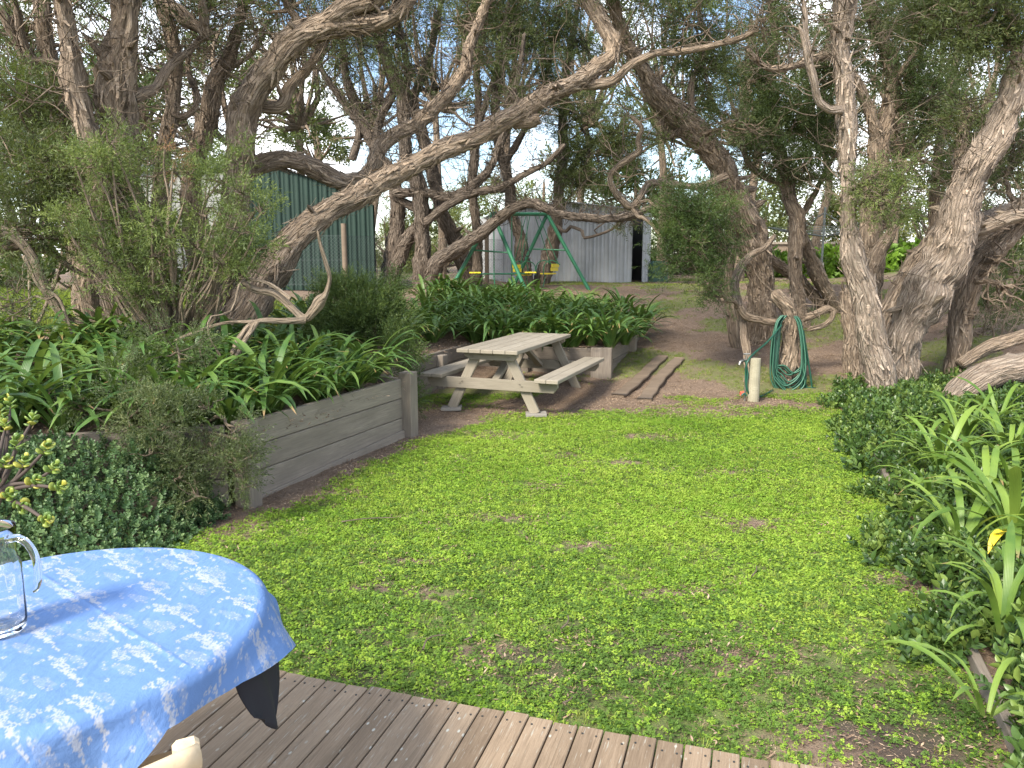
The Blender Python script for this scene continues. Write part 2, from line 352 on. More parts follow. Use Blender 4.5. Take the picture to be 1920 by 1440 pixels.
# ------------------------------------------------------------------ retaining walls (posts and stacked sleepers)
def wall_line(t, p0, p1, planks, z0, proud=.0, ph=.2):
    for k in range(planks):
        a = np.array([*p0, z0+ph*(k+.5)]); b = np.array([*p1, z0+ph*(k+.5)])
        beam('plank', a, b, .05+.002*(k % 2), ph-.006, SLEEPER, t, bev=.006)
def wall_post(t, p, h, w=.15, d=.11, ang=TH, z0=-.2):
    me = boxmesh(h-z0, w, d, .008)
    beam('post', (p[0], p[1], z0), (p[0], p[1], h), w, d, SLEEPER, t, up=(math.cos(ang), -math.sin(ang), 0), bev=.008)
t = thing('retaining_wall', 'grey weathered sleeper wall three planks high beside the lawn, left', 'wall', (-1.5, 6.5, 0))
wall_line(t, (-1.99, 5.50), (-1.12, 7.60), 3, 0.0)
wall_post(t, (-1.93, 5.43), .63, .13, .15); wall_post(t, (-1.045, 7.63), .66, .15, .14)
beam('kick_board', (-1.93, 5.56, -.04), (-1.09, 7.56, .03), .03, .10, SLEEPER, t)
t = thing('retaining_wall', 'dark sleeper wall behind the overhanging shrub and leafy mound', 'wall', (-3, 5, 0))
wall_line(t, (-2.07, 5.42), (-4.6, 4.74), 3, 0.0)
wall_post(t, (-2.36, 5.24), .60, .11, .12, R_(-15)); wall_post(t, (-3.4, 4.98), .60, .11, .12, R_(-15))
t = thing('retaining_wall', 'low sleeper wall behind the picnic table with a wide end post', 'wall', (0, 11, 0))
wall_line(t, (-1.12, 7.66), (-1.77, 7.98), 3, 0.0)
wall_line(t, (-1.77, 7.98), (-.64, 11.47), 3, -.06)
wall_line(t, (-.60, 11.45), (1.28, 10.89), 3, -.08)
wall_line(t, (1.36, 10.92), (2.39, 13.72), 3, -.085)
wall_post(t, (1.27, 10.81), .54, .12, .30, R_(17)); wall_post(t, (.2, 11.14), .47, .14, .11, R_(17)); wall_post(t, (-.95, 10.3), .5)
wall_post(t, (1.94, 12.3), .53)

# ------------------------------------------------------------------ deck
t = thing('timber_deck', 'weathered grey-brown board deck along the near edge of the lawn', 'deck', (0, 2, 0))
DA = R_(17.3); de = np.array([math.cos(DA), -math.sin(DA)]); db = np.array([math.sin(DA), math.cos(DA)])
dp0 = np.array([.02, 2.645]); DZ = .10
scr = bpy.data.meshes.new('screw'); bm = bmesh.new(); bmesh.ops.create_cone(bm, cap_ends=True, segments=8, radius1=.0045, radius2=.004, depth=.004); bm.to_mesh(scr); bm.free(); scr.materials.append(DARKM)
for k in range(-29, 26):
    c = dp0+de*(k*.0945)+db*random.uniform(-.012, .010)
    a = c-db*3.9
    b = beam('board', (*a, DZ-.011+random.uniform(-.0015, .0015)), (*c, DZ-.011), .0885, .022, DECK, t, bev=.003)
    for s in (-.024, .026):
        q = c-db*(.055+random.uniform(-.008, .008))+de*s
        link('screw', scr, None, b, Matrix.Translation((*q, DZ+.0005)))
for s in (.09, .55, 1.0, 1.5, 2.0, 2.5, 3.0, 3.5):
    a = dp0-de*2.8-db*s; b = dp0+de*2.45-db*s
    beam('joist', (*a, DZ-.022-.05), (*b, DZ-.022-.05), .045, .098, OLDW, t)

# ------------------------------------------------------------------ picnic table
t = thing('picnic_table', 'weathered grey-green timber picnic table with two attached benches', 'table', (.1, 9.6, 0))
PA = R_(20.5); PM = Matrix.Translation((.085, 9.68, 0)) @ Matrix.Rotation(-PA, 4, 'Z')   # local y along the table
def pw(x, y, z): return PM @ Vector((x, y, z))
LT = 2.15
def bearer(name, L, h, th, cut, cx, cy, cz):          # beam across the table with its lower corners cut off
    pf = [(-L/2, h/2), (L/2, h/2), (L/2, 0), (L/2-cut, -h/2), (-L/2+cut, -h/2), (-L/2, 0)]; bm = bmesh.new()
    a = [bm.verts.new((x, -th/2, z)) for x, z in pf]; b = [bm.verts.new((x, th/2, z)) for x, z in pf]
    bm.faces.new(a); bm.faces.new(b[::-1])
    for i in range(6): bm.faces.new((a[i], b[i], b[(i+1) % 6], a[(i+1) % 6]))
    bmesh.ops.recalc_face_normals(bm, faces=bm.faces[:]); bmesh.ops.bevel(bm, geom=bm.edges[:], offset=.003, segments=1, affect='EDGES')
    me = bpy.data.meshes.new(name); bm.to_mesh(me); bm.free(); link(name, me, PICNIC, t, PM @ Matrix.Translation((cx, cy, cz)))
for i in range(5):
    x = -.30+i*.15
    beam('tabletop_plank', pw(x, -LT/2, .735), pw(x, LT/2, .735), .146, .045, PICNIC, t, bev=.006)
for sx in (-1, 1):
    b = thing  # benches
    for i in range(2):
        x = sx*(.64+i*.142)
        beam('bench_plank', pw(x, -LT/2, .428), pw(x, LT/2, .428), .138, .045, PICNIC, t, bev=.006)
for sy in (-1, 1):
    y = sy*.88
    bearer('tabletop_bearer', .66, .085, .045, .06, 0, y+sy*.046, .668)
    bearer('seat_bearer', 1.62, .125, .045, .05, 0, y+sy*.047, .343)
    for sx in (-1, 1):
        beam('leg', pw(sx*.53, y, .02), pw(sx*.19, y, .695), .045, .115, PICNIC, t, up=pw(0, 1, 0)-pw(0, 0, 0), bev=.006, roll=math.pi/2)
    for sx in (-1, 1):
        for bx, bz_ in ((.225, .66), (.36, .36), (.385, .335)):
            q = pw(sx*bx, y+sy*.068, bz_); e = pw(sx*bx, y+sy*.075, bz_); rod('bolt', [q, e], .009, DARKM, t, 8)
    beam('brace', pw(0, sy*.12, .70), pw(0, y-sy*.03, .34), .09, .045, PICNIC, t)
    for sx in (-1, 1):
        pv = pw(sx*.535, y, .012)
        tag(beam('paver', (pv.x-.12, pv.y, .012), (pv.x+.12, pv.y, .018), .2, .035, CONC),
            'thin concrete paver under the %s %s leg of the picnic table' % ('near' if sy < 0 else 'far', 'left' if sx < 0 else 'right'), 'paver', 'pavers under the picnic table')

# two weathered planks on the slope
for k, (a, b) in enumerate([((1158, 742), (1246, 668)), ((1205, 750), (1272, 672))]):
    pts = []
    for s in np.linspace(0, 1, 9):
        x = a[0]+(b[0]-a[0])*s+3*math.sin(s*5+k*2); y = a[1]+(b[1]-a[1])*s
        lo, hi = 6., 20.
        for _ in range(40):
            m_ = (lo+hi)/2; p = atY(x, y, m_)
            if p[2] > gz(p[0], p[1])+.03: lo = m_
            else: hi = m_
        pts.append(atY(x, y, lo))
    P = spline(np.array(pts), 24); P[:, 2] = gz(P[:, 0], P[:, 1])+.028
    T = np.gradient(P, axis=0); T /= np.linalg.norm(T, axis=1)[:, None]; Sd = np.cross(T, [0, 0, 1.]); Sd /= np.linalg.norm(Sd, axis=1)[:, None]
    V = []
    for i in range(24):
        w = .085+.008*math.sin(i*1.3+k); z = .022
        for sx, sz in ((-1, -1), (-1, .8), (-.8, 1), (.8, 1), (1, .8), (1, -1)): V.append(P[i]+Sd[i]*sx*w+np.array([0, 0, sz*z]))
    F = [[i*6+j, i*6+(j+1) % 6, (i+1)*6+(j+1) % 6, (i+1)*6+j] for i in range(23) for j in range(6)]
    F += [[0, 1, 4, 5], [1, 2, 3, 4], [138+5, 138+4, 138+1, 138], [138+4, 138+3, 138+2, 138+1]]
    tag(link('weathered_plank', mk('weathered_plank', V, F, None, False), OLDW), ['old curved plank lying on the slope, the left of the two', 'old curved plank lying on the slope, nearer the hose stake'][k], 'plank')

# ------------------------------------------------------------------ sheds
def ribbed_wall(t, p0, p1, z0, top, n, mat, rib=.022, name='panel'):
    """sheet wall of n ribbed panels from p0 to p1 (left to right seen from outside); top(s) gives the height"""
    p0 = np.array(p0, float); p1 = np.array(p1, float); d = (p1-p0)/np.linalg.norm(p1-p0); nr = np.array([d[1], -d[0]]); L = np.linalg.norm(p1-p0)
    pf = [(0, rib), (.10, rib), (.16, 0), (.42, 0), (.46, rib*.3), (.50, rib*.3), (.54, 0), (.94, 0), (1, rib)]
    for k in range(n):
        V = []
        for u, o in pf:
            s = (k+u)/n; q = p0+d*s*L+nr*o; V += [(*q, z0), (*q, top(s))]
        F = [[2*i, 2*i+2, 2*i+3, 2*i+1] for i in range(len(pf)-1)]
        link(name, mk(name, V, F, None, False), mat, t)
t = thing('garden_shed', 'silver ribbed metal garden shed with a gable roof behind the swing set', 'shed', (1.5, 20.5, 1.1))
zb = 1.02
ribbed_wall(t, (-.22, 20.25), (3.05, 19.8), zb, lambda s: 2.93+(.27*min(s/.45, 1) if s < .45 else .27*(1-(s-.45)/.55*.75)), 17, SILVER)
ribbed_wall(t, (3.32, 19.98), (3.62, 20.5), zb, lambda s: 2.95, 3, SILVER)
ribbed_wall(t, (-.9, 22.9), (-.22, 20.25), zb, lambda s: 2.93, 12, SILVER)
beam('corner_post', (3.08, 19.82, zb), (3.08, 19.82, 2.98), .10, .10, SILVER, t)
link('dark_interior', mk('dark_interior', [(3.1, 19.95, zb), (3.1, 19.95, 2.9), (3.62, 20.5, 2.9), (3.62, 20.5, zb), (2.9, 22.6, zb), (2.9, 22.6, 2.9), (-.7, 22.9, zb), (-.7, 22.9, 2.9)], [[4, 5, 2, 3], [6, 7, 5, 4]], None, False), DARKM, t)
rf = []
for s, z in ((-.06, 2.95), (.45, 3.225), (1.1, 2.99)):
    a = np.array([-.22, 20.25])+np.array([3.27, -.45])*s; rf.append((*(a-np.array([-.02, .10])), z)); rf.append((*(a+np.array([-.5, 2.75])), z))
link('roof', mk('roof', rf+[(x, y, z-.03) for x, y, z in rf], [[0, 2, 3, 1], [2, 4, 5, 3], [6, 7, 9, 8], [8, 9, 11, 10], [0, 6, 8, 2], [2, 8, 10, 4]], None, False), SILVER, t)
t = thing('green_shed', 'dark green ribbed metal shed behind the tall leaning trunk', 'shed', (-4.5, 17.6, 1.2))
ribbed_wall(t, (-6.0, 16.9), (-3.02, 17.1), 1.1, lambda s: 3.72-.78*max(0, (s-.28)/.72)**1.25, 15, GREENSH, .03)
ribbed_wall(t, (-3.02, 17.1), (-3.95, 20.4), 1.1, lambda s: 2.93, 12, GREENSH, .03)
ribbed_wall(t, (-9.6, 18.2), (-6.0, 16.92), 1.1, lambda s: 3.72, 14, PALEM, .03)
beam('gutter', (-9.6, 18.1, 3.78), (-5.95, 16.8, 3.78), .12, .10, GREYM, t)
rfv = []
for s in np.linspace(0, 1, 8):
    z = 3.75-.78*max(0, (s-.28)/.72)**1.25; rfv += [(-6.05+3.06*s, 16.82+.2*s, z), (-7.0+3.06*s, 20.4, z)]
link('roof', mk('roof', rfv, [[2*i, 2*i+2, 2*i+3, 2*i+1] for i in range(7)], None, False), GREENSH, t)
tag(beam('water_tank', (3.85, 20.6, 1.1), (3.85, 20.6, 1.72), .5, .5, TERR, None, up=(1, 0, 0), bev=.08), 'low green box beside the open door of the silver shed', 'tank')

# ------------------------------------------------------------------ swing set
t = thing('swing_set', 'green A-frame swing set with yellow seats in front of silver shed', 'swing set', (.2, 17.4, 1.05))
A1, A2 = np.array([-.42, 17.1, 2.74]), np.array([.80, 17.9, 2.78])
def gpt(x, y): return np.array([x, y, float(gtop(x, y))-.03])
L1 = [gpt(-1.36, 17.0), gpt(.36, 16.6)]; L2 = [gpt(.02, 18.0), gpt(1.76, 17.55)]
for A, L in ((A1, L1), (A2, L2)):
    for q in L: rod('leg', [A, q], .042, GREENP, t)
    m0 = A+(L[0]-A)*.47; m1 = A+(L[1]-A)*.47; rod('crossbar', [m0, m1], .018, GREENP, t)
rod('top_beam', [A1+(A1-A2)*.03, A2+(A2-A1)*.03], .042, GREENP, t)
def tb(s, dz=0.): return A1+(A2-A1)*s+np.array([0, 0, dz])
def seat(parent, c, dirv, back):
    c = np.array(c); d = np.array([*dirv, 0.])/np.linalg.norm(dirv); e = np.array([-d[1], d[0], 0])
    for i in range(3):
        p = c+d*(i-1)*.085; beam('seat_slat', p-e*.15, p+e*.15, .078, .03, YELLOWP, parent)
    if back:
        for i in range(2):
            p = c-d*.17+np.array([0, 0, .10+i*.085])-d*.02*i; beam('back_slat', p-e*.15, p+e*.15, .02, .08, YELLOWP, parent)
ax = (A2-A1); ax /= np.linalg.norm(ax); pr = np.array([-ax[1], ax[0], 0.]); 
# glider
g0, g1 = tb(.10), tb(.40)
for q in (tb(.02), tb(.34)):
    rod('hanger', [q, q+np.array([0, 0, -1.38]), q+np.array([.03, 0, -1.66])], .013, GREENP, t)
    beam('foot_rest', q+np.array([-.09, 0, -1.66]), q+np.array([.12, 0, -1.66]), .08, .03, DARKM, t)
q = tb(.18, -1.30); rod('glider_rail', [q-np.array([.62, .1, 0]), q+np.array([.62, .1, 0])], .018, GREENP, t)
seat(t, q-np.array([.62, .1, -.03]), (1, .1), False); seat(t, q+np.array([.60, .1, .03]), (1, .1), False)
# face to face swing
for sgn, s in ((1, .60), (-1, .98)):
    c = tb(s, -1.34)+np.array([sgn*-.06, 0, 0])
    seat(t, c, (sgn*.8, .6), True)
    for e in (-.15, .15):
        b0 = c+pr*e
        rod('arm_rest', [b0+np.array([-sgn*.18, 0, .20]), b0+np.array([0, 0, .30]), b0+np.array([sgn*.17, 0, .22]), b0+np.array([sgn*.20, 0, -.02])], .012, GREENP, t, 6, 14)
        rod('hanger', [tb(.72+sgn*-.08, -.02)+pr*e*.5, b0+np.array([-sgn*.14, 0, .22])], .010, GREENP, t, 6)
rod('under_bar', [tb(.60, -1.36), tb(.68, -1.70), tb(.90, -1.70), tb(.98, -1.36)], .013, GREENP, t, 6, 16)
beam('foot_rest', tb(.79, -1.68)-np.array([.2, 0, 0]), tb(.79, -1.68)+np.array([.2, 0, 0]), .12, .022, YELLOWP, t)
for s, dz in ((.52, -.92), (.62, -.78)):
    q = tb(s); rod('chain', [q, q+np.array([0, 0, dz])], .006, GREENP, t, 5)
    a = np.linspace(0, 2*math.pi, 17); rod('ring', [q+np.array([.065*math.cos(k), .0, dz-.075+.075*math.sin(k)]) for k in a], .012, DARKM, t, 6)

# ------------------------------------------------------------------ wire fence behind the trees, brush fence, clothesline
t = thing('wire_fence', 'wire mesh fence on timber posts between the two sheds', 'fence', (-2, 16.6, 1.1))
fp = [(-4.9, 16.2), (-3.5, 16.3), (-2.2, 18.2), (-.62, 19.2), (-.25, 20.0)]
for x, y in fp[1:4]: rod('post', [(x, y, 1.0), (x, y, 2.5)], .055, OLDW, t, 10)
wl = []
for (x0, y0), (x1, y1) in zip(fp[:-1], fp[1:]):
    L = math.hypot(x1-x0, y1-y0); n = int(L/.075)
    for z in (1.25, 1.75, 2.25): wl.append((np.array([(x0, y0, z), (x1, y1, z)]), [.004]*2, 3, 0, False))
    for k in range(-14, n):
        for sg in (0, 1):
            u0, u1 = k/n, (k+14)/n; a0, a1 = max(u0, 0), min(u1, 1)
            f = lambda u: (x0+(x1-x0)*u, y0+(y1-y0)*u, (1.22+1.03*(u-u0)/(u1-u0)) if sg == 0 else (2.25-1.03*(u-u0)/(u1-u0)))
            if a1 > a0: wl.append((np.array([f(a0), f(a1)]), [.0026]*2, 3, 0, False))
link('wire_mesh', tubes_mesh('wire_mesh', wl), GREYM, t)
t = thing('brush_fence', 'pale brushwood fence with light rails beyond the clothesline', 'fence', (11, 28, 1.2))
for k in range(17):
    x = 6.6+k*.5; beam('brush_panel', (x, 28, 1.15), (x, 28, 2.30), .494, .05, FENCEP, t, up=(0, 1, 0))
for z in (2.33, 1.78): beam('rail', (6.3, 27.93, z), (14.9, 27.93, z), .06, .08, RAILP, t)
for x in (8.2, 10.7, 13.2): beam('post', (x, 27.93, .9), (x, 27.93, 2.36), .10, .10, RAILP, t, up=(0, 1, 0))
t = thing('clothesline', 'rotary clothesline on a grey pole beyond the right trunks', 'clothesline', (8.75, 22, 1.2))
rod('pole', [(8.75, 22, 1.1), (8.75, 22, 3.2)], .035, GREYM, t)
rod('collar', [(8.75, 22, 1.52), (8.75, 22, 1.66)], .07, BRASS, t)
tips = []
for k in range(4):
    a = R_(20+90*k); e = np.array([8.75+1.9*math.cos(a), 22+1.9*math.sin(a), 2.62]); tips.append(e)
    rod('arm', [(8.75, 22, 2.40), e], .02, GREYM, t, 6); rod('stay', [(8.75, 22, 3.05), (8.75+1.1*math.cos(a), 22+1.1*math.sin(a), 2.53)], .012, GREYM, t, 6)
for f in (1., .8, .6, .4):
    c = np.array([8.75, 22, 2.40]); rod('line', [c+(tips[i % 4]-c)*f for i in range(5)], .006, GREYM, t, 4)

# ------------------------------------------------------------------ foliage builders
def sprig(n, length, leafl, leafw, spread=.9, seed=0):
    r = np.random.default_rng(seed); V = []; F = []
    for i in range(n):
        s = (i+.5)/n; a = i*2.4+r.uniform(-.4, .4); p = np.array([r.normal(0, .01), r.normal(0, .01), s*length*(.9+.2*r.random())])
        el = spread*(1-.5*s)+r.uniform(-.3, .3)
        d = np.array([math.cos(a)*math.sin(el), math.sin(a)*math.sin(el), math.cos(el)]); sd = np.cross(d, r.normal(size=3)); sd /= np.linalg.norm(sd)
        l = leafl*r.uniform(.7, 1.25); k = len(V)
        V += [p-sd*leafw*.35, p+d*l*.42+sd*leafw*.65, p+d*l]; F += [[k, k+1, k+2]]
    return np.array(V), np.array(F)
def orient(dirs, r):
    d = dirs/(np.linalg.norm(dirs, axis=1)[:, None]+1e-9); a = r.normal(size=d.shape)
    x = np.cross(d, a); x /= np.linalg.norm(x, axis=1)[:, None]+1e-9; y = np.cross(d, x); return np.stack([x, y, d], -1)
def foliage(name, pts, dirs, scale, temps, seed=0, tint=None):
    r = np.random.default_rng(seed); n = len(pts); M = orient(dirs, r); sc = scale*r.uniform(.7, 1.35, n)
    pick = r.integers(0, len(temps), n); Vs, Fs, Ts, o = [], [], [], 0
    for k, (tv, tf) in enumerate(temps):
        s = np.where(pick == k)[0]
        if not len(s): continue
        V = np.einsum('nij,vj->nvi', M[s], tv)*sc[s][:, None, None]+pts[s][:, None, :]
        Fs.append((tf[None]+(np.arange(len(s))*len(tv))[:, None, None]+o).reshape(-1, 3)); Vs.append(V.reshape(-1, 3)); o += len(s)*len(tv)
        tt = (tint[s] if tint is not None else r.random(len(s)))[:, None]+r.normal(0, .14, (len(s), len(tv)//3)).repeat(3, 1)
        Ts.append(np.clip(tt, 0, .999).ravel())
    return mk(name, np.vstack(Vs), np.vstack(Fs), {'tint': np.concatenate(Ts)}, False)
SPR = [sprig(18, .20, .050, .0125, 1.0, k) for k in range(4)]          # crown sprigs, fine narrow leaves
SPRN = [sprig(20, .13, .032, .0078, 1.0, k+10) for k in range(4)]       # nearer shrubs
def wander(a, b, n, amp, r):
    a = np.array(a, float); b = np.array(b, float); L = np.linalg.norm(b-a); t = np.linspace(0, 1, n)[:, None]
    w = np.cumsum(r.normal(size=(n, 3)), 0); w -= w[0]; w = w-t*w[-1]
    return a+(b-a)*t+w*amp*L/math.sqrt(n)
def cloud(anchor, r_anchor, c, rad, dens, r, leafy=1.0, twigs=1.0, size=1.0):
    """one limb from the anchor into a loose cloud of twigs; returns tubes, sprig points, sprig directions"""
    c = np.array(c, float); rad = np.array(rad, float); lines = []; pts = []; dirs = []
    area = math.pi*rad[0]*rad[2]; nm = max(6, int(11*area**.5*twigs+3))
    a = np.array(anchor, float); mid = wander(a, c, 9, .16, r); r0 = min(r_anchor*.6, .05*max(rad)**.5+.012)
    lines.append((spline(mid, 18), np.linspace(r0, r0*.45, 18), 5, 0, True, r.random()*9))
    for i in range(nm):
        u = r.normal(size=3); u /= np.linalg.norm(u); e = c+u*rad*r.uniform(.55, 1.0)
        s0 = mid[r.integers(4, 9)]; br = wander(s0, e, 6, .20, r); P = spline(br, 10)
        lines.append((P, np.linspace(r0*.42, .0045, 10), 4, 0, True, r.random()*9))
        for j in range(int(5*twigs)+2):
            s = P[r.integers(3, 10)]; u2 = r.normal(size=3)*.8+u*.6+np.array([0, 0, .25]); u2 /= np.linalg.norm(u2)
            ll = r.uniform(.18, .45)*max(rad)**.5; tw = wander(s, s+u2*ll, 4, .18, r)
            lines.append((tw, np.linspace(.0055, .0026, 4), 3, 0, True, r.random()*9))
            for m in (1, 2, 3): pts.append(tw[m]); dirs.append(u2+r.normal(0, .4, 3))
    # fill with clumps
    ns = int(area*dens*leafy)
    if pts and leafy > 0:
        base = np.array(pts); k = r.integers(0, len(base), ns)
        P = base[k]+r.normal(0, .085*max(rad)**.4, (ns, 3)); D = np.array(dirs)[k]+r.normal(0, .5, (ns, 3))+np.array([0, 0, .15])
    else: P = np.zeros((0, 3)); D = np.zeros((0, 3))
    return lines, P, D

# ------------------------------------------------------------------ trees
def trace(pl, Y0, Y1):
    out = []
    n = len(pl); d = np.r_[0, np.cumsum([math.hypot(pl[i+1][0]-pl[i][0], pl[i+1][1]-pl[i][1]) for i in range(n-1)])]; d = d/d[-1]
    for (x, y, r), s in zip(pl, d):
        Y = Y0+(Y1-Y0)*s; p = atY(x, y, Y); zc = p[1]*math.cos(PITCH)+(CH-p[2])*math.sin(PITCH)
        out.append([*p, r*zc/FPX])
    return np.array(out)
SUNK = .35
def tree(name, label, stems, clouds, mat=None, leaf=None, seed=0, group=None, dens=400, gn=.32, size=1.0, extra=()):
    """stems: list of (px list, Y0, Y1, main?); clouds: (px, py, rx, ry, Y, leafiness)"""
    mat = mat or BARK; leaf = leaf or LEAF_CROWN; r = np.random.default_rng(seed+100)
    allp = []; S_ = [trace(*s[:3]) for s in stems]
    base = S_[0][0]
    t = thing(name, label, 'tree', tuple(base[:3]), group)
    for i, P in enumerate(S_):
        ln = np.sum(np.linalg.norm(np.diff(P[:, :3], axis=0), axis=1)); rm = P[:, 3].max()
        if len(stems[i]) > 3 and stems[i][3]:          # rooted: flare and go into the soil
            q = P[0].copy(); q[2] = min(q[2]-.1, float(gtop(q[0], q[1]))-.22); q[3] *= 1.3; P = np.vstack([q, P])
        big = rm > .07
        n = int(min(150, max(16, ln*(26 if big else 14)))); sides = 26 if rm > .14 else (16 if rm > .07 else 8)
        C = spline(P, n); C[:, 3] = np.maximum(C[:, 3], .004)
        Ls = np.r_[0, np.cumsum(np.linalg.norm(np.diff(C[:, :3], axis=0), axis=1))]
        for q in range(n):
            kz = mnoise.noise(Vector((Ls[q]*3.2, seed*1.3, i*4.1))); C[q, 3] *= 1+(.16 if big else .26)*kz
            if q > 3:
                nv = mnoise.noise_vector(Vector((Ls[q]*(2.2 if big else 3.4), seed*2.7, i*3.3))); C[q, :3] += np.array(nv)*(.16*C[q, 3]+(.012 if big else .022))
        allp.append(C)
        g = gn if big else .22
        V, F, A = tube(C[:, :3], C[:, 3], sides, g, True, seed*1.7+i*2.3)
        tr_ = link('trunk' if (i == 0 or (len(stems[i]) > 3 and stems[i][3])) else 'branch', mk('trunk', V, F, {'bark': A}), mat, t)
        if rm > .10:
            fv, ff, fa = [], [], []
            for _ in range(int(ln*rm*520)):
                q = r.integers(2, n-4); j = r.integers(0, sides); v0 = V[q*sides+j]; nr = v0-C[q, :3]; nr /= np.linalg.norm(nr)+1e-9
                tg = C[min(q+2, n-1), :3]-C[q, :3]; tg /= np.linalg.norm(tg)+1e-9; sd = np.cross(nr, tg); tg = tg*r.choice([-1, 1])+sd*r.normal(0, .35)
                l_, w_ = r.uniform(.05, .19), r.uniform(.006, .020); up_ = r.uniform(.0, .05); k = len(fv); b0 = v0-nr*.006
                for u, e in ((0, .006), (.5, .010+up_*.25), (1, .004+up_)):
                    ww = w_*(1-.55*u); c_ = b0+tg*l_*u+nr*e; fv += [c_-sd*ww, c_+nr*.003, c_+sd*ww]; fa += [A[q*sides+j]+np.array([0, 0, u*l_*.16])]*3
                for e in (0, 3): ff += [[k+e, k+e+1, k+e+4, k+e+3], [k+e+1, k+e+2, k+e+5, k+e+4]]
            if fv: kind(link('bark_flakes', mk('bark_flakes', fv, ff, {'bark': np.array(fa)}), mat, tr_), 'stuff')
    AP = np.vstack(allp)
    lines, PP, DD = [], [], []
    for (px, py, rx, ry, Y, lf) in clouds:
        c = atY(px, py, Y); k = Y/FPX; rad = (rx*k, max(.35, .6*(rx+ry)/2*k), ry*k)
        d = np.linalg.norm(AP[:, :3]-c, axis=1)+.5*np.maximum(0, AP[:, 2]-c[2]+.0)+.8*np.maximum(0, 1.6-AP[:, 2]); i = int(np.argmin(d))
        l, P, D = cloud(AP[i, :3], AP[i, 3], c, rad, dens, r, lf); lines += l; PP.append(P); DD.append(D)
    for k_, (cl_, lf_, dn_) in enumerate(extra):
        p_, d_ = [], []
        for (px, py, rx, ry, Y, lf) in cl_:
            c = atY(px, py, Y); k = Y/FPX; i = int(np.argmin(np.linalg.norm(AP[:, :3]-c, axis=1)))
            l, P, D = cloud(AP[i, :3], AP[i, 3], c, (rx*k, .6*(rx+ry)/2*k, ry*k), dn_, r, lf, 1.2); lines += l; p_.append(P); d_.append(D)
        P = np.vstack(p_); link('hanging_foliage', foliage('hanging_foliage', P, np.vstack(d_), 1., SPRN, seed+k_, np.clip(.4+.6*(npn(P[:, 0]*2, P[:, 2]*2, 2.2, 3)-.5)+r.normal(0, .15, len(P)), 0, 1)), lf_, t)
    for C in (allp if clouds else []):      # broken stubs
        for _ in range(int(2+len(C)*.05)):
            i = r.integers(len(C)//5, len(C)-2); u = r.normal(size=3); u[2] = abs(u[2])*.5; u /= np.linalg.norm(u); ll = r.uniform(.5, 1.6)*C[i, 3]+.05
            lines.append((wander(C[i, :3], C[i, :3]+u*(C[i, 3]+ll), 5, .12, r), C[i, 3]*r.uniform(.16, .34)*np.array([1.5, 1.1, 1, .85, .6]), 7, .25, True, r.random()*9))
    # fine bare twigs along the limbs
    for C in allp:
        m = int(len(C)*.55)
        for _ in range(m):
            i = r.integers(len(C)//3, len(C)); 
            if C[i, 2] < 2.2 and r.random() < .8: continue
            u = r.normal(size=3); u[2] = abs(u[2])*.6+.1; u /= np.linalg.norm(u); ll = r.uniform(.3, 1.1)
            tw = spline(wander(C[i, :3], C[i, :3]+u*ll, 5, .28, r), 9); lines.append((tw, np.linspace(.009, .003, 9), 4, 0, True, r.random()*9))
            for _ in range(3):
                s = tw[r.integers(3, 9)]; u2 = u+r.normal(0, .8, 3); u2 /= np.linalg.norm(u2)
                lines.append((wander(s, s+u2*ll*.45, 4, .25, r), np.linspace(.0045, .002, 4), 3, 0, True, 1.))
    if lines: link('twigs', tubes_mesh('twigs', lines), mat if mat is not BARKP else TWIG, t)
    if PP and sum(len(p) for p in PP):
        P = np.vstack(PP); D = np.vstack(DD)
        link('crown', foliage('crown', P, D, size*1.0, SPR, seed, np.clip(.35+.5*(npn(P[:, 0]*1.5, P[:, 2]*1.5+P[:, 1], 1.6, seed % 7)-.5)+r.normal(0, .16, len(P)), 0, 1)), leaf, t)
    return t
# hero: the long trunk leaning across the view
tree('leaning_tree', 'long bare trunk leaning diagonally across the view to the upper right', [
    ([(452, 612, 42), (480, 560, 34), (515, 500, 30), (560, 442, 26), (612, 400, 23), (670, 366, 20), (720, 338, 19), (770, 312, 18), (830, 285, 17.5), (890, 258, 17), (950, 221, 16.5), (1010, 190, 16), (1070, 158, 15.5), (1120, 130, 15), (1150, 105, 14), (1148, 72, 14), (1125, 35, 14), (1103, -10, 14), (1070, -90, 14), (1060, -200, 9)], 9.0, 10.7, True),
    ([(1090, 160, 9), (1120, 158, 9), (1150, 148, 9), (1180, 122, 8), (1230, 100, 7), (1300, 95, 6), (1370, 75, 5), (1420, 55, 4)], 10.2, 9.7),
    ([(1012, 222, 9), (990, 226, 13), (960, 228, 12)], 9.95, 10.0),
  ], [(1000, -160, 200, 90, 10.5, .9), (1180, -130, 160, 80, 10, .9), (1420, 30, 60, 40, 9.7, .25)], seed=1, gn=.26)
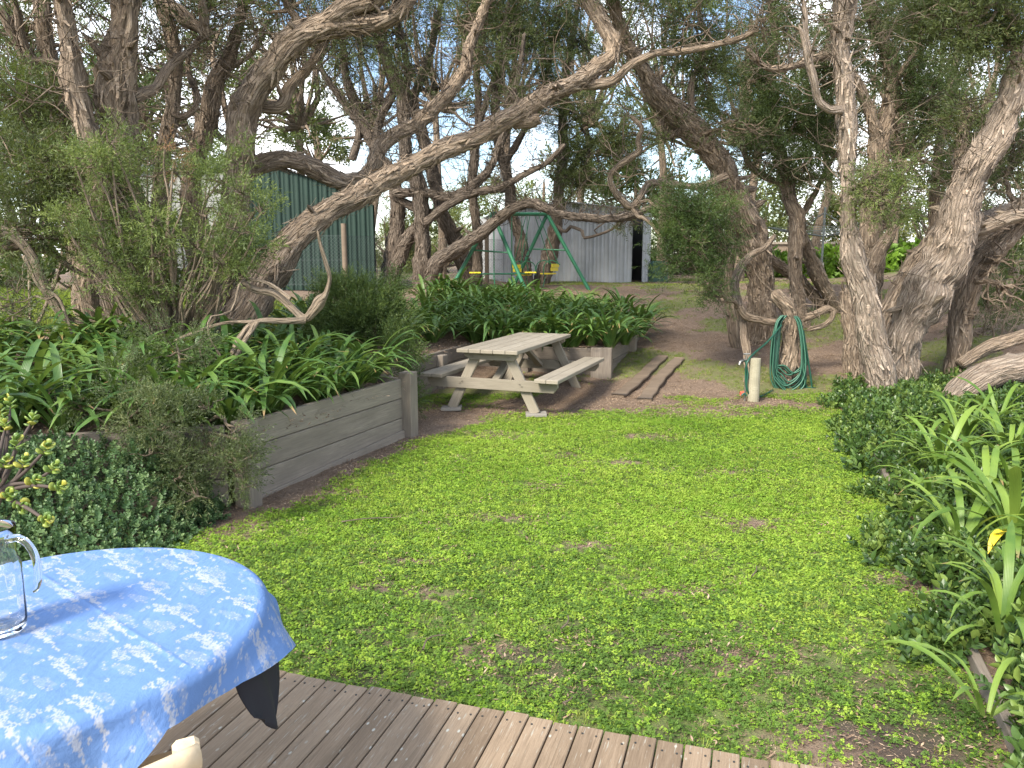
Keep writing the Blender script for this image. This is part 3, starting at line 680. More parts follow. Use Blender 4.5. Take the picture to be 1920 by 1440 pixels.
tree('arching_tree', 'thick furrowed trunk arching to the right out of the top', [
    ([(412, 612, 42), (418, 540, 34), (432, 450, 27), (445, 350, 25), (450, 293, 26), (453, 230, 27), (467, 183, 25), (495, 140, 23), (535, 93, 23), (580, 60, 22), (640, 40, 22), (700, 42, 16), (745, 25, 13), (780, -15, 12), (830, -90, 9), (870, -200, 6)], 9.2, 8.8, True),
    ([(600, 52, 18), (650, 18, 19), (700, -5, 17), (750, -50, 14), (790, -140, 10)], 8.95, 8.6),
    ([(450, 330, 20), (480, 308, 19), (520, 297, 18), (560, 303, 18), (600, 320, 18), (645, 338, 18), (680, 338, 17), (697, 318, 15), (708, 288, 15), (740, 252, 14), (780, 232, 13), (817, 200, 13), (853, 160, 12), (873, 125, 11), (882, 80, 10), (905, 25, 9), (925, -30, 8), (960, -120, 5)], 9.4, 12.0),
    ([(455, 208, 12), (485, 203, 12), (525, 200, 11), (543, 165, 10), (580, 124, 9), (608, 75, 8), (628, 30, 6), (650, -40, 4)], 9.2, 10),
  ], [(520, -40, 130, 60, 9, .8), (700, -110, 160, 70, 9, .8), (930, -60, 140, 70, 12, .9), (870, 60, 60, 40, 12, .5)], seed=2, gn=.30)
tree('gnarled_tree', 'massive gnarled stringy-barked trunk standing upright at upper left', [
    ([(290, 625, 34), (268, 560, 32), (247, 450, 30), (235, 330, 29), (228, 240, 29), (223, 183, 33), (221, 117, 30), (231, 55, 21), (237, 0, 21), (245, -90, 16), (240, -200, 10)], 8.3, 7.9, True),
    ([(250, 185, 11), (275, 172, 10), (295, 165, 9), (315, 130, 9), (338, 110, 8), (365, 85, 6), (390, 60, 5)], 8.2, 9.2),
  ], [(170, -90, 150, 70, 8, .9), (330, -60, 110, 60, 8.4, .8), (300, 90, 50, 40, 8.8, .5)], seed=3, gn=.42)
tree('twin_stem_tree', 'ragged twin-stemmed trunk at the far left edge of the garden', [
    ([(240, 645, 17), (222, 585, 20), (200, 500, 20), (192, 400, 20), (185, 330, 20), (173, 262, 21), (152, 207, 19), (135, 150, 22), (131, 100, 17), (122, 50, 17), (116, 0, 16), (105, -90, 12)], 8.0, 7.6, True),
    ([(160, 515, 20), (150, 430, 20), (135, 320, 16), (115, 233, 15), (100, 140, 14), (85, 65, 14), (82, 0, 14), (75, -90, 10)], 8.8, 8.9, True),
    ([(140, 140, 10), (108, 120, 9), (62, 112, 8), (42, 70, 8), (28, 10, 7), (15, -60, 5)], 8.7, 8.3),
    ([(70, 140, 9), (45, 105, 9), (20, 50, 9), (-10, 5, 8)], 8.8, 8.5),
  ], [(30, 190, 70, 90, 8.3, 1.6), (40, 320, 90, 90, 7.8, 1.8), (90, -70, 130, 70, 8, .8), (30, 60, 50, 60, 9, 1.0), (20, 430, 70, 70, 7.6, 1.2)], seed=4, gn=.36)
tree('forked_tree', 'slender upright trunk with a broken stub between gnarled and arching trees', [
    ([(318, 615, 17), (312, 540, 15), (302, 450, 14), (300, 350, 14), (310, 283, 13), (320, 227, 13), (328, 173, 12), (325, 117, 12), (317, 50, 13), (306, 0, 13), (300, -90, 9)], 9.3, 9.2, True),
    ([(312, 8, 14), (333, 22, 14), (352, 38, 14), (378, 56, 9), (387, 76, 8)], 9.2, 8.9),
    ([(378, -60, 8), (379, 0, 8), (383, 45, 8), (389, 72, 6)], 8.9, 8.9),
    ([(322, 215, 8), (345, 220, 6), (370, 190, 6), (352, 120, 5), (380, 60, 4)], 9.2, 9.7),
  ], [(300, -130, 120, 60, 9.2, .8), (410, -30, 80, 60, 9.5, .7)], seed=5, gn=.26)
tree('twisted_tree', 'twisted narrow trunk just left of the arching tree', [
    ([(385, 612, 22), (375, 520, 19), (365, 430, 18), (358, 340, 18), (370, 283, 18), (390, 233, 17), (397, 187, 17), (410, 147, 14), (430, 100, 11), (447, 50, 9), (458, 0, 8), (470, -80, 5)], 9.7, 9.9, True),
    ([(402, 160, 8), (430, 130, 6), (470, 100, 5), (500, 60, 4)], 9.8, 10.5),
    ([(392, 235, 7), (430, 265, 6), (410, 150, 5), (400, 90, 4), (420, 40, 3)], 9.9, 10.8),
  ], [(470, 50, 70, 50, 10.5, .6), (400, 100, 60, 50, 11, .5), (560, 120, 60, 60, 11.5, .4), (480, -80, 110, 60, 10, .8)], seed=6, gn=.34)
# middle trees round the swing set
tree('grove_tree', 'dark upright trunk at the left end of the swing set', [
    ([(796, 552, 19), (794, 500, 15), (793, 450, 14), (790, 380, 14), (776, 325, 13), (761, 285, 11), (759, 233, 11), (756, 175, 12), (735, 135, 10), (718, 92, 9), (706, 50, 8), (690, -20, 6)], 17.2, 16.6, True),
    ([(760, 180, 7), (764, 120, 6), (752, 65, 6), (742, 20, 5), (745, -40, 4)], 16.8, 16.5),
    ([(806, 542, 13), (820, 493, 14), (853, 470, 13), (893, 443, 11), (927, 415, 10), (957, 394, 9), (993, 380, 8), (1025, 392, 8), (1073, 405, 7), (1140, 410, 7), (1190, 402, 6), (1235, 380, 5), (1260, 360, 3)], 17.1, 15.5),
    ([(792, 420, 8), (840, 385, 8), (887, 363, 7), (940, 350, 6), (990, 323, 6), (1025, 305, 5), (1060, 270, 4)], 17, 15.8),
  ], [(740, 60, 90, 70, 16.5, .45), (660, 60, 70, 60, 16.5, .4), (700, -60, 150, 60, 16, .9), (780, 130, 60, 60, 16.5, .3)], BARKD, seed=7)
tree('grove_tree', 'forked trunk beside the green shed and wire fence', [
    ([(728, 552, 20), (733, 500, 17), (742, 440, 15), (745, 380, 13), (735, 330, 11), (706, 285, 9), (675, 220, 9), (650, 150, 7), (640, 60, 6), (630, -30, 4)], 17.6, 17.2, True),
    ([(735, 520, 12), (770, 440, 11), (800, 405, 8), (740, 365, 8), (800, 363, 8), (853, 367, 8), (900, 337, 8), (922, 308, 7), (940, 265, 7), (955, 230, 6), (970, 150, 5), (985, 60, 3)], 17.5, 16),
    ([(703, 280, 7), (715, 215, 7), (738, 175, 6), (725, 120, 4), (760, 60, 3)], 17.3, 17),
    ([(660, 300, 7), (672, 240, 6), (640, 190, 5), (600, 120, 5), (590, 40, 4)], 17.4, 17.4),
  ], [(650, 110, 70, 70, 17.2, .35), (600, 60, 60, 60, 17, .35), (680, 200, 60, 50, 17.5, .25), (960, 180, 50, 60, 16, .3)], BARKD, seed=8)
tree('grove_tree', 'trunk leaning left behind the swing frame', [
    ([(890, 552, 16), (876, 513, 14), (855, 457, 14), (830, 400, 13), (815, 350, 12), (803, 290, 11), (788, 240, 10), (775, 187, 9), (800, 120, 7), (820, 50, 5), (830, -30, 4)], 18.0, 17.5, True),
    ([(893, 548, 12), (893, 500, 10), (896, 450, 9), (891, 400, 8), (886, 350, 8), (890, 280, 8), (897, 233, 7), (897, 183, 6), (893, 133, 6), (905, 70, 5), (915, 0, 4), (920, -60, 3)], 17.7, 17, True),
    ([(897, 235, 6), (915, 180, 6), (935, 120, 5), (945, 50, 4), (960, -30, 3)], 17, 16.5),
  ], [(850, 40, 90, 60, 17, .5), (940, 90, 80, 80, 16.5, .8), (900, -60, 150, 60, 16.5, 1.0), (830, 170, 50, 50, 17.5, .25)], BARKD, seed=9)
tree('grove_tree', 'narrow trunk seen through the middle of the swing set', [
    ([(988, 545, 15), (982, 505, 12), (973, 447, 11), (961, 397, 10), (955, 350, 9), (940, 293, 8), (930, 230, 8), (935, 150, 7), (960, 80, 5), (975, 0, 4)], 18.6, 18, True),
    ([(945, 310, 6), (980, 250, 6), (1010, 190, 5), (1030, 110, 4), (1050, 30, 3)], 18.3, 17.4),
  ], [(1010, 60, 90, 60, 17, 1.2), (1020, 190, 70, 60, 17.2, .9), (960, 30, 70, 60, 17.5, .9), (1060, -60, 150, 60, 16.5, 1.0)], BARKD, seed=10)
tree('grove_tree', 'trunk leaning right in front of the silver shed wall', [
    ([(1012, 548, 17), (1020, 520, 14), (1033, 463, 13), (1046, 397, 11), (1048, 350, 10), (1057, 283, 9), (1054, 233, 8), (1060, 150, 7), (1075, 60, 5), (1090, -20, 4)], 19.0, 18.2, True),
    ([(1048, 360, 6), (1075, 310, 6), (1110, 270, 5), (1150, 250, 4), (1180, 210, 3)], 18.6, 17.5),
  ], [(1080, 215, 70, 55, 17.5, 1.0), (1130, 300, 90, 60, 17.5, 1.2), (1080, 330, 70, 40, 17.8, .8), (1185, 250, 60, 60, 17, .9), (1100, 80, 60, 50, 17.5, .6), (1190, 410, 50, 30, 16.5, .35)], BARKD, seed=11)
# right-hand trees
tree('bent_tree', 'stout trunk bending left above the coiled hose', [
    ([(1418, 648, 27), (1427, 597, 26), (1428, 547, 24), (1420, 497, 25), (1403, 440, 27), (1382, 385, 26), (1355, 322, 23), (1323, 267, 24), (1290, 232, 23), (1262, 208, 22), (1233, 177, 19), (1213, 140, 14), (1192, 108, 12), (1170, 70, 11), (1150, 10, 10), (1140, -60, 8), (1120, -160, 5)], 12.8, 11.0, True),
    ([(1403, 690, 8), (1395, 615, 8), (1384, 567, 8), (1379, 537, 8), (1388, 503, 8), (1410, 480, 7), (1437, 462, 6), (1455, 440, 4)], 10.6, 12.0, True),
    ([(1386, 575, 7), (1398, 592, 7), (1425, 600, 6), (1455, 603, 6), (1497, 598, 6), (1530, 588, 6), (1556, 580, 6), (1562, 592, 5), (1543, 613, 5), (1510, 621, 4)], 10.9, 10.9),
    ([(1362, 330, 8), (1310, 350, 7), (1270, 345, 6), (1245, 342, 7), (1215, 345, 7), (1192, 381, 7), (1177, 387, 7), (1152, 356, 6), (1145, 333, 6), (1160, 310, 6), (1198, 282, 6), (1196, 262, 5), (1205, 240, 5), (1180, 215, 4)], 11.6, 10.6),
    ([(1310, 252, 8), (1295, 200, 7), (1300, 140, 6), (1330, 80, 6), (1310, 20, 5), (1320, -60, 4)], 11.8, 12),
    ([(1384, 672, 9), (1374, 610, 10), (1366, 550, 9), (1370, 490, 7), (1388, 430, 5)], 12.5, 12.4, True),
  ], [(1310, 130, 80, 70, 12.0, 1.2), (1290, 50, 90, 60, 12, 1.0), (1250, 260, 50, 40, 11.8, .4), (1390, 230, 60, 60, 11.5, .35), (1250, -80, 160, 70, 11, .9)], seed=12, gn=.34, extra=[([(1300, 395, 68, 62, 10.5, 1.), (1295, 475, 70, 62, 10.5, 1.), (1345, 440, 45, 70, 10.6, .9), (1330, 530, 50, 35, 10.6, .7)], LEAF_BUSH_D, 1500)])
tree('broken_stump', 'short broken stump with a bent top holding the hose', [
    ([(1470, 735, 20), (1476, 690, 17), (1482, 640, 15), (1486, 600, 14), (1472, 568, 13), (1447, 545, 12)], 10.45, 10.5, True)], [], seed=13, gn=.38)
tree('slim_tree', 'dark slim trunk behind the stump, in front of bright shrubs', [
    ([(1505, 612, 13), (1498, 563, 12), (1491, 513, 12), (1491, 463, 13), (1496, 413, 14), (1483, 380, 13), (1472, 330, 12), (1462, 283, 10), (1448, 230, 9), (1445, 150, 8), (1450, 60, 7), (1440, -30, 5)], 14.0, 14.4, True),
    ([(1573, 590, 13), (1553, 553, 12), (1530, 507, 12), (1508, 457, 11), (1497, 415, 9)], 15.2, 14.3, True),
    ([(1545, 585, 10), (1520, 547, 10), (1493, 520, 10), (1455, 495, 10), (1430, 470, 8)], 15.2, 14.6, True),
    ([(1480, 350, 7), (1430, 330, 6), (1400, 300, 5), (1390, 250, 4)], 14.2, 13.6),
    ([(1496, 410, 6), (1520, 380, 5), (1560, 300, 4), (1600, 260, 3)], 14.2, 14),
  ], [(1470, 250, 100, 55, 14, 2.4), (1540, 220, 70, 50, 14.3, 1.6), (1400, 150, 70, 60, 14, 1.4), (1450, 60, 90, 60, 14.2, 1.2), (1500, 330, 70, 40, 14, 1.5), (1420, 290, 50, 40, 13.6, 1.2), (1470, -60, 150, 60, 14, 1.0)], BARK, LEAF_DARK, seed=14)
tree('pale_tree', 'tall pale straight trunk rising from the right garden bed', [
    ([(1655, 748, 26), (1645, 672, 23), (1628, 597, 23), (1613, 530, 21), (1598, 463, 20), (1590, 397, 13), (1590, 330, 14), (1590, 250, 17), (1583, 167, 15), (1580, 83, 15), (1577, 0, 14), (1575, -100, 11), (1590, -220, 7)], 9.6, 9.3, True),
    ([(1578, 206, 7), (1550, 204, 7), (1532, 170, 7), (1517, 117, 6), (1497, 48, 4)], 9.35, 9.1),
    ([(1520, 115, 5), (1510, 40, 5), (1501, -10, 4)], 9.2, 9.2),
    ([(1588, 75, 6), (1598, 30, 6), (1605, -30, 5)], 9.3, 9.4),
  ], [(1560, -120, 140, 60, 9.2, .8), ], BARKP, seed=15, gn=.20, extra=[([(1665, 375, 70, 50, 8.9, .9), (1630, 340, 45, 35, 9, .8), (1700, 330, 50, 40, 9, .6)], LEAF_BUSH, 800)])
tree('leaning_right_tree', 'massive fissured trunk leaning right with a pale upper limb', [
    ([(1690, 722, 26), (1697, 650, 27), (1713, 597, 34), (1745, 540, 39), (1772, 490, 37), (1796, 430, 34), (1808, 383, 28), (1828, 317, 26), (1862, 260, 27), (1890, 200, 25), (1914, 133, 22), (1945, 50, 19), (1960, -60, 14)], 10.3, 9.6, True),
    ([(1735, 545, 26), (1775, 480, 30), (1830, 430, 26), (1890, 405, 22), (1950, 385, 20)], 10.4, 10.6),
    ([(1800, 425, 14), (1850, 425, 13), (1900, 405, 12), (1960, 400, 11)], 10.2, 9.8),
  ], [(1800, 40, 110, 55, 9.5, 1.7), (1880, 90, 70, 70, 9.8, 1.6), (1720, 40, 80, 50, 10, 1.3), (1870, -60, 140, 60, 9.4, 1.0), (1890, 300, 40, 60, 10.5, .8)], BARKP, seed=16, gn=.34)
tree('slanting_tree', 'grey-brown trunk slanting right behind the fallen log', [
    ([(1793, 722, 19), (1797, 650, 19), (1803, 585, 20), (1825, 518, 22), (1860, 466, 22), (1915, 415, 20), (1970, 370, 17)], 10.7, 10.9, True)], [(1960, 250, 70, 70, 11, .8), (1900, 540, 60, 70, 10.2, .0), (1880, 480, 50, 50, 10.2, .0)], BARK, seed=17, gn=.34)
tree('rear_trunk_tree', 'brown trunks leaning right behind the pale tree', [
    ([(1604, 700, 19), (1600, 640, 16), (1590, 590, 13), (1588, 540, 10)], 10.9, 11.2, True),
    ([(1640, 660, 17), (1655, 610, 15), (1682, 547, 16), (1715, 490, 16), (1755, 445, 16), (1790, 380, 14), (1800, 300, 10), (1815, 200, 8)], 11.3, 11.8, True),
    ([(1615, 640, 15), (1622, 560, 14), (1640, 490, 12), (1670, 440, 11), (1665, 400, 9), (1640, 385, 8)], 12.5, 12.5, True),
  ], [(1830, 220, 70, 70, 11.8, 1.2)], seed=18, gn=.32)
tree('dark_fork_tree', 'dark forked trunk high between the pale tree and leaning tree', [
    ([(1632, 600, 18), (1634, 500, 18), (1636, 400, 19), (1645, 300, 20), (1660, 220, 16), (1673, 167, 14), (1663, 100, 12), (1642, 50, 11), (1626, 0, 10), (1610, -80, 7)], 13.2, 13.0, True),
    ([(1645, 285, 12), (1637, 233, 11), (1622, 187, 10), (1598, 140, 8), (1560, 105, 8), (1500, 120, 6), (1440, 128, 5), (1400, 90, 4)], 13.1, 12.6),
    ([(1668, 170, 8), (1690, 130, 6), (1720, 90, 5), (1740, 30, 4)], 13, 12.5),
    ([(1745, 560, 12), (1750, 430, 9), (1760, 283, 8), (1777, 200, 8), (1792, 117, 7), (1803, 40, 6), (1810, -40, 4)], 13.8, 13.5, True),
  ], [(1690, 140, 80, 60, 13, 1.1), (1640, 40, 90, 50, 13, 1.0), (1760, 180, 80, 70, 13, 1.2), (1820, 330, 70, 60, 13, .8), (1720, 300, 60, 50, 13, .5), (1560, 60, 70, 60, 13, .8), (1560, 150, 60, 50, 13.5, .8), (1700, -60, 160, 60, 13, 1.0)], BARK, LEAF_DARK, seed=19, gn=.34)
# fallen limbs at right
def log(label, pl, Y0, Y1, mat, seed):
    P = trace(pl, Y0, Y1); C = spline(P, 46); V, F, A = tube(C[:, :3], C[:, 3], 20, .34, False, seed)
    n = 20; V = np.vstack([V, C[0, :3][None], C[-1, :3][None]]); A = np.vstack([A, A[:1], A[-1:]])
    c0, c1 = len(V)-2, len(V)-1; e = 45*n
    F = np.vstack([F, [[c0, (j+1) % n, j, j] for j in range(n)], [[c1, e+j, e+(j+1) % n, e+(j+1) % n] for j in range(n)]])
    tri = [list(dict.fromkeys(f)) for f in F.tolist()]
    me = bpy.data.meshes.new('log'); me.from_pydata(V.tolist(), [], tri); me.attributes.new('bark', 'FLOAT_VECTOR', 'POINT').data.foreach_set('vector', A.astype(np.float32).ravel())
    me.polygons.foreach_set('use_smooth', [True]*len(tri)); me.update()
    return tag(link('fallen_log', me, mat), label, 'log')
log('pale sawn limb lying above the strappy plants at right edge', [(1782, 752, 19), (1820, 722, 24), (1870, 697, 25), (1920, 685, 24), (1990, 660, 24)], 9.1, 8.9, BARKP, 31)
log('thin dark fallen branch behind the pale sawn limb', [(1800, 684, 11), (1845, 655, 12), (1890, 640, 12), (1980, 610, 12)], 10.2, 10.4, BARK, 32)
# low side limbs at left
def lowlimb(label, lines, clouds, mat, leaf, seed):
    r = np.random.default_rng(seed); t = None
    for i, (pl, Y0, Y1) in enumerate(lines):
        P = trace(pl, Y0, Y1); C = spline(P, max(20, len(P)*6)); V, F, A = tube(C[:, :3], C[:, 3], 10, .22, True, seed+i)
        if t is None: t = thing('low_branch', label, 'branch', tuple(C[0, :3]))
        link('limb' if i == 0 else 'side_branch', mk('limb', V, F, {'bark': A}), mat, t)
    L, PP, DD = [], [], []
    for (px, py, rx, ry, Y, lf) in clouds:
        c = atY(px, py, Y); k = Y/FPX
        l, P, D = cloud(C[len(C)//2, :3], .02, c, (rx*k, .3, ry*k), 200, r, lf); L += l; PP.append(P); DD.append(D)
    if L: link('twigs', tubes_mesh('twigs', L), mat, t)
    if PP and sum(map(len, PP)): link('foliage', foliage('foliage', np.vstack(PP), np.vstack(DD), .8, SPRN, seed), leaf, t)
    return t
lowlimb('dry tan branch with a sawn knob drooping over the left planter', [
    ([(395, 470, 5), (430, 510, 6), (475, 542, 7), (515, 550, 7), (545, 575, 7), (572, 597, 7), (590, 580, 9), (600, 565, 11), (612, 548, 5), (618, 520, 4), (610, 490, 4), (600, 455, 3), (595, 430, 2)], 7.2, 6.9),
    ([(572, 600, 7), (540, 602, 6), (480, 604, 5), (448, 635, 5), (430, 680, 5), (415, 715, 4), (422, 755, 3), (405, 790, 2)], 6.95, 6.3),
    ([(482, 604, 5), (455, 645, 4), (432, 690, 4), (405, 705, 3), (385, 720, 2)], 6.7, 6.4),
    ([(480, 603, 4), (420, 606, 3), (360, 625, 3), (325, 640, 2)], 6.8, 6.7),
    ([(545, 560, 4), (500, 530, 3), (440, 520, 3), (380, 500, 2)], 6.95, 7.2)], [(400, 770, 40, 40, 6.2, .0)], TWIG, LEAF_GREY, 41)
lowlimb('bent tan limb sagging across grass at the far left', [
    ([(-20, 430, 10), (20, 440, 10), (60, 480, 9), (90, 550, 9), (120, 590, 9), (150, 608, 8), (190, 602, 7), (225, 605, 6)], 7.4, 7.7),
    ([(-20, 470, 10), (40, 462, 9), (90, 470, 8), (130, 500, 6), (165, 520, 4)], 7.6, 7.9),
    ([(45, 480, 4), (75, 540, 3), (110, 560, 3), (140, 640, 2)], 7.2, 7.0)], [(30, 560, 60, 60, 7.2, .25)], TWIG, LEAF_GREY, 42)

# ------------------------------------------------------------------ shrubs
def shrub(name, label, blobs, leaf, seed, dens, temps=SPRN, size=1.0, stem=None, twigs=None, group=None, cat='shrub', up=.35):
    """blobs: (px, py, rx, ry, Y[, leafiness])"""
    r = np.random.default_rng(seed); PP, DD, L = [], [], []
    c0 = atY(*blobs[0][:2], blobs[0][4]); base = np.array([c0[0], c0[1]+.1, float(gtop(c0[0], c0[1]+.1))]) if stem is None else np.array(stem)
    t = thing(name, label, cat, tuple(base), group)
    for b in blobs:
        c = atY(b[0], b[1], b[4]); k = b[4]/FPX; rad = np.array([b[2]*k, max(.22, .7*min(b[2], b[3])*k), b[3]*k]); lf = b[5] if len(b) > 5 else 1
        n = int(dens*math.pi*rad[0]*rad[2]*lf)
        u = r.normal(size=(n, 3)); u /= np.linalg.norm(u, axis=1)[:, None]; rr = r.uniform(.25, 1, n)**.45
        # clumpy: pull towards clump centres
        nc = max(7, n//40); cu = r.normal(size=(nc, 3)); cu /= np.linalg.norm(cu, axis=1)[:, None]; cc = cu*(r.uniform(.3, 1.12, nc)**.6)[:, None]
        k_ = r.integers(0, nc, n); P = cc[k_]*.82+u*rr[:, None]*.34
        PP.append(c+P*rad); DD.append(P+u*.5+np.array([0, 0, up]))
        for q in cc[:max(6, nc//2)]:
            e = c+q*rad; s = c-np.array([0, 0, rad[2]*.4])
            L.append((spline(wander(s, e, 5, .15, r), 9), np.linspace(.008, .002, 9), 4, 0, True, 1.))
        L.append((spline(wander(base, c, 6, .08, r), 14), np.linspace(.022, .008, 14), 5, 0, True, 1.))
    P = np.vstack(PP); D = np.vstack(DD)
    link('stems', tubes_mesh('stems', L), twigs or BARK, t)
    link('foliage', foliage('foliage', P, D, size, temps, seed, np.clip(.45+.55*(npn(P[:, 0]*2, P[:, 2]*2, 2.2, seed % 5)-.5)+r.normal(0, .15, len(P)), 0, 1)), leaf, t)
    return t
_r = random.Random(11); sprays = []
while len(sprays) < 74:
    x, y = _r.uniform(110, 505), _r.uniform(225, 565)
    ok = ((x-205)/105)**2+((y-400)/170)**2 < 1 or ((x-410)/95)**2+((y-400)/130)**2 < 1 or ((x-300)/140)**2+((y-500)/70)**2 < 1
    if ok and not (abs(x-320) < 35 and y < 430 and _r.random() < .8): sprays.append((x, y, _r.uniform(20, 46), _r.uniform(14, 30), _r.uniform(6.8, 7.9), _r.uniform(.5, 1.)))
shrub('tea_tree_shrub', 'fresh green feathery shrub in front of the gnarled trunks', sprays, LEAF_BUSH, 51, 1000, size=1.05, stem=(-3.3, 7.5, .8), twigs=TWIG, up=.25)
shrub('dead_sprig_branch', 'dry orange-brown sprig standing above the fresh green shrub', [(325, 300, 28, 55, 7.15, 1.), (310, 265, 15, 25, 7.15, .8)], LEAF_DEAD, 52, 260, size=.8, stem=(-3.15, 7.2, 1.5), cat='branch', twigs=TWIG)
shrub('tea_tree_shrub', 'grey-green drooping shrub hanging over the near planter corner', [
    (300, 790, 110, 45, 5.0, .8), (400, 840, 75, 36, 5.0, .9), (335, 880, 55, 48, 4.95, .8), (240, 770, 70, 40, 5.1, .7), (440, 870, 45, 40, 4.95, .7), (370, 920, 50, 30, 4.9, .5), (330, 640, 80, 50, 6.0, .6), (230, 720, 70, 40, 5.6, .5), (440, 800, 35, 30, 5.0, .4), (470, 850, 30, 22, 4.9, .5), (200, 800, 40, 30, 5.1, .4), (390, 760, 40, 22, 5.1, .5), (280, 840, 50, 30, 4.95, .5), (455, 905, 28, 28, 4.9, .5), (160, 760, 40, 25, 5.2, .4)], LEAF_GREY, 53, 2300, size=.75, stem=(-2.4, 5.7, .55), twigs=TWIG, up=.1)
shrub('conifer_shrub', 'dark dense fine-leaved shrub between agapanthus beds', [
    (660, 570, 75, 55, 8.6, 1.), (700, 610, 70, 60, 8.5, 1.), (640, 610, 70, 55, 8.5, 1.), (740, 670, 40, 50, 8.3, .7), (700, 545, 50, 40, 8.7, .8), (775, 720, 30, 60, 8.2, .5)], LEAF_BUSH_D, 54, 2200, size=1.0, stem=(-1.8, 8.5, .6), up=.6)
shrub('bank_shrub', 'olive brush hanging in shade at the left edge of view', [(20, 560, 90, 80, 7.0, .5), (60, 380, 100, 80, 8.8, .7), (110, 260, 60, 60, 9.0, .6)], LEAF_GREY, 55, 420, size=1.2, stem=(-4.9, 7.6, .8), twigs=TWIG)
for k, (a, b, lab) in enumerate([(1480, 525, 'bright green leafy bush behind the slim trunk, left of pole'), (1590, 525, 'bright green leafy bush below the clothesline pole'), (1680, 515, 'bright green leafy bush glimpsed between pale and leaning trunks')]):
    shrub('leafy_bush', lab, [(a-35, b, 60, 40, 23, 1.), (a+35, b+4, 60, 40, 23, 1.), (a, b-20, 55, 38, 23.4, 1.)], LEAF_NAST, 56+k, 130, [sprig(14, .22, .16, .13, 1.1, 90+k)], 1.0, group='bright bushes by the brush fence')
# far trees beyond the sheds
farT = [sprig(16, .5, .20, .065, 1.1, 60+k) for k in range(3)]
def fartree(label, px, top, bot, w, Y, leaf, seed, dens=14, limbs=14, scale=1.):
    r = np.random.default_rng(seed); c = atY(px, (top+bot)/2, Y); k = Y/FPX; h = (bot-top)/2*k; wd = w/2*k
    b = np.array([c[0], Y, float(gz(c[0], Y))]); t = thing('far_tree', label, 'tree', tuple(b), 'trees beyond the fences')
    L = [(spline(wander(b-np.array([0, 0, .2]), c+np.array([0, 0, h*.5]), 7, .06, r), 16), np.linspace(.16, .04, 16), 7, 0, True, 1.)]
    for _ in range(limbs):
        e = c+r.uniform(-.9, .9, 3)*np.array([wd, wd, h]); L.append((spline(wander(c-np.array([0, 0, h*.6]), e, 5, .12, r), 9), np.linspace(.06, .012, 9), 5, 0, True, 1.))
    link('trunk', tubes_mesh('trunk', L), BARK, t)
    n = int(dens*1.9*math.pi*wd*h)
    nc = max(8, n//18); cc = r.normal(size=(nc, 3)); cc /= np.linalg.norm(cc, axis=1)[:, None]; cc *= (r.uniform(.2, 1.1, nc)**.5)[:, None]
    P = cc[r.integers(0, nc, n)]*.85+r.normal(0, .12, (n, 3)); D = P+r.normal(0, .6, (n, 3))+np.array([0, 0, .4])
    link('crown', foliage('crown', c+P*np.array([wd, wd, h]), D, scale, farT, seed, np.clip(.5+.6*(npn(P[:, 0]*3, P[:, 2]*3, 1., seed % 5)-.5)+r.normal(0, .15, n), 0, 1)), leaf, t)
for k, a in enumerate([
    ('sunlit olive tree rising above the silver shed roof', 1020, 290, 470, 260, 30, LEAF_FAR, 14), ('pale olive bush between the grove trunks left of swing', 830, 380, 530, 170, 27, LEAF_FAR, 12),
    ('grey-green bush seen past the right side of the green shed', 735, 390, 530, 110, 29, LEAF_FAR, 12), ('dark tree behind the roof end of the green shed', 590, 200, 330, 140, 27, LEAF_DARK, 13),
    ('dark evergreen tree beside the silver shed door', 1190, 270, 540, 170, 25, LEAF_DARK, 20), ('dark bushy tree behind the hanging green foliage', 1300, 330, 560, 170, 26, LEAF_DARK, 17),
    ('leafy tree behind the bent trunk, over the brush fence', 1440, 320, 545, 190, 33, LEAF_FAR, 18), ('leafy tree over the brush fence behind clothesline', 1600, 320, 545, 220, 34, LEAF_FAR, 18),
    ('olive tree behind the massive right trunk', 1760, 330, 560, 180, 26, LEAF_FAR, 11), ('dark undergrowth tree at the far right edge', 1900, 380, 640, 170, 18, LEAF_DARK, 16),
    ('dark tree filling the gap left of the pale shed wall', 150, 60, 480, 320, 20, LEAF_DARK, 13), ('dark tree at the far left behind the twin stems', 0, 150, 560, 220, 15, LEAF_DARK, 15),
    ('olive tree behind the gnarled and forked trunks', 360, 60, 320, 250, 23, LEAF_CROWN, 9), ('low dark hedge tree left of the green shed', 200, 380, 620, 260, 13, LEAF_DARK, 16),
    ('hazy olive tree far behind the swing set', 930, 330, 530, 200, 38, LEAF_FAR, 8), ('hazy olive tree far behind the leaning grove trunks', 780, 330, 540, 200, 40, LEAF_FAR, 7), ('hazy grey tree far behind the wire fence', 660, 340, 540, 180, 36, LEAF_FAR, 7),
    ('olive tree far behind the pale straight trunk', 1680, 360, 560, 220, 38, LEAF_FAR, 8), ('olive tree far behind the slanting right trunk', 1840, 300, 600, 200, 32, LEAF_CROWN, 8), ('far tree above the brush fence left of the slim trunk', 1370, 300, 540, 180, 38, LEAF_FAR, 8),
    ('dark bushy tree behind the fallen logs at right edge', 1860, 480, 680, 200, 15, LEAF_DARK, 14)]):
    fartree(a[0], a[1], a[2], a[3], a[4], a[5], a[6], 70+k, a[7])
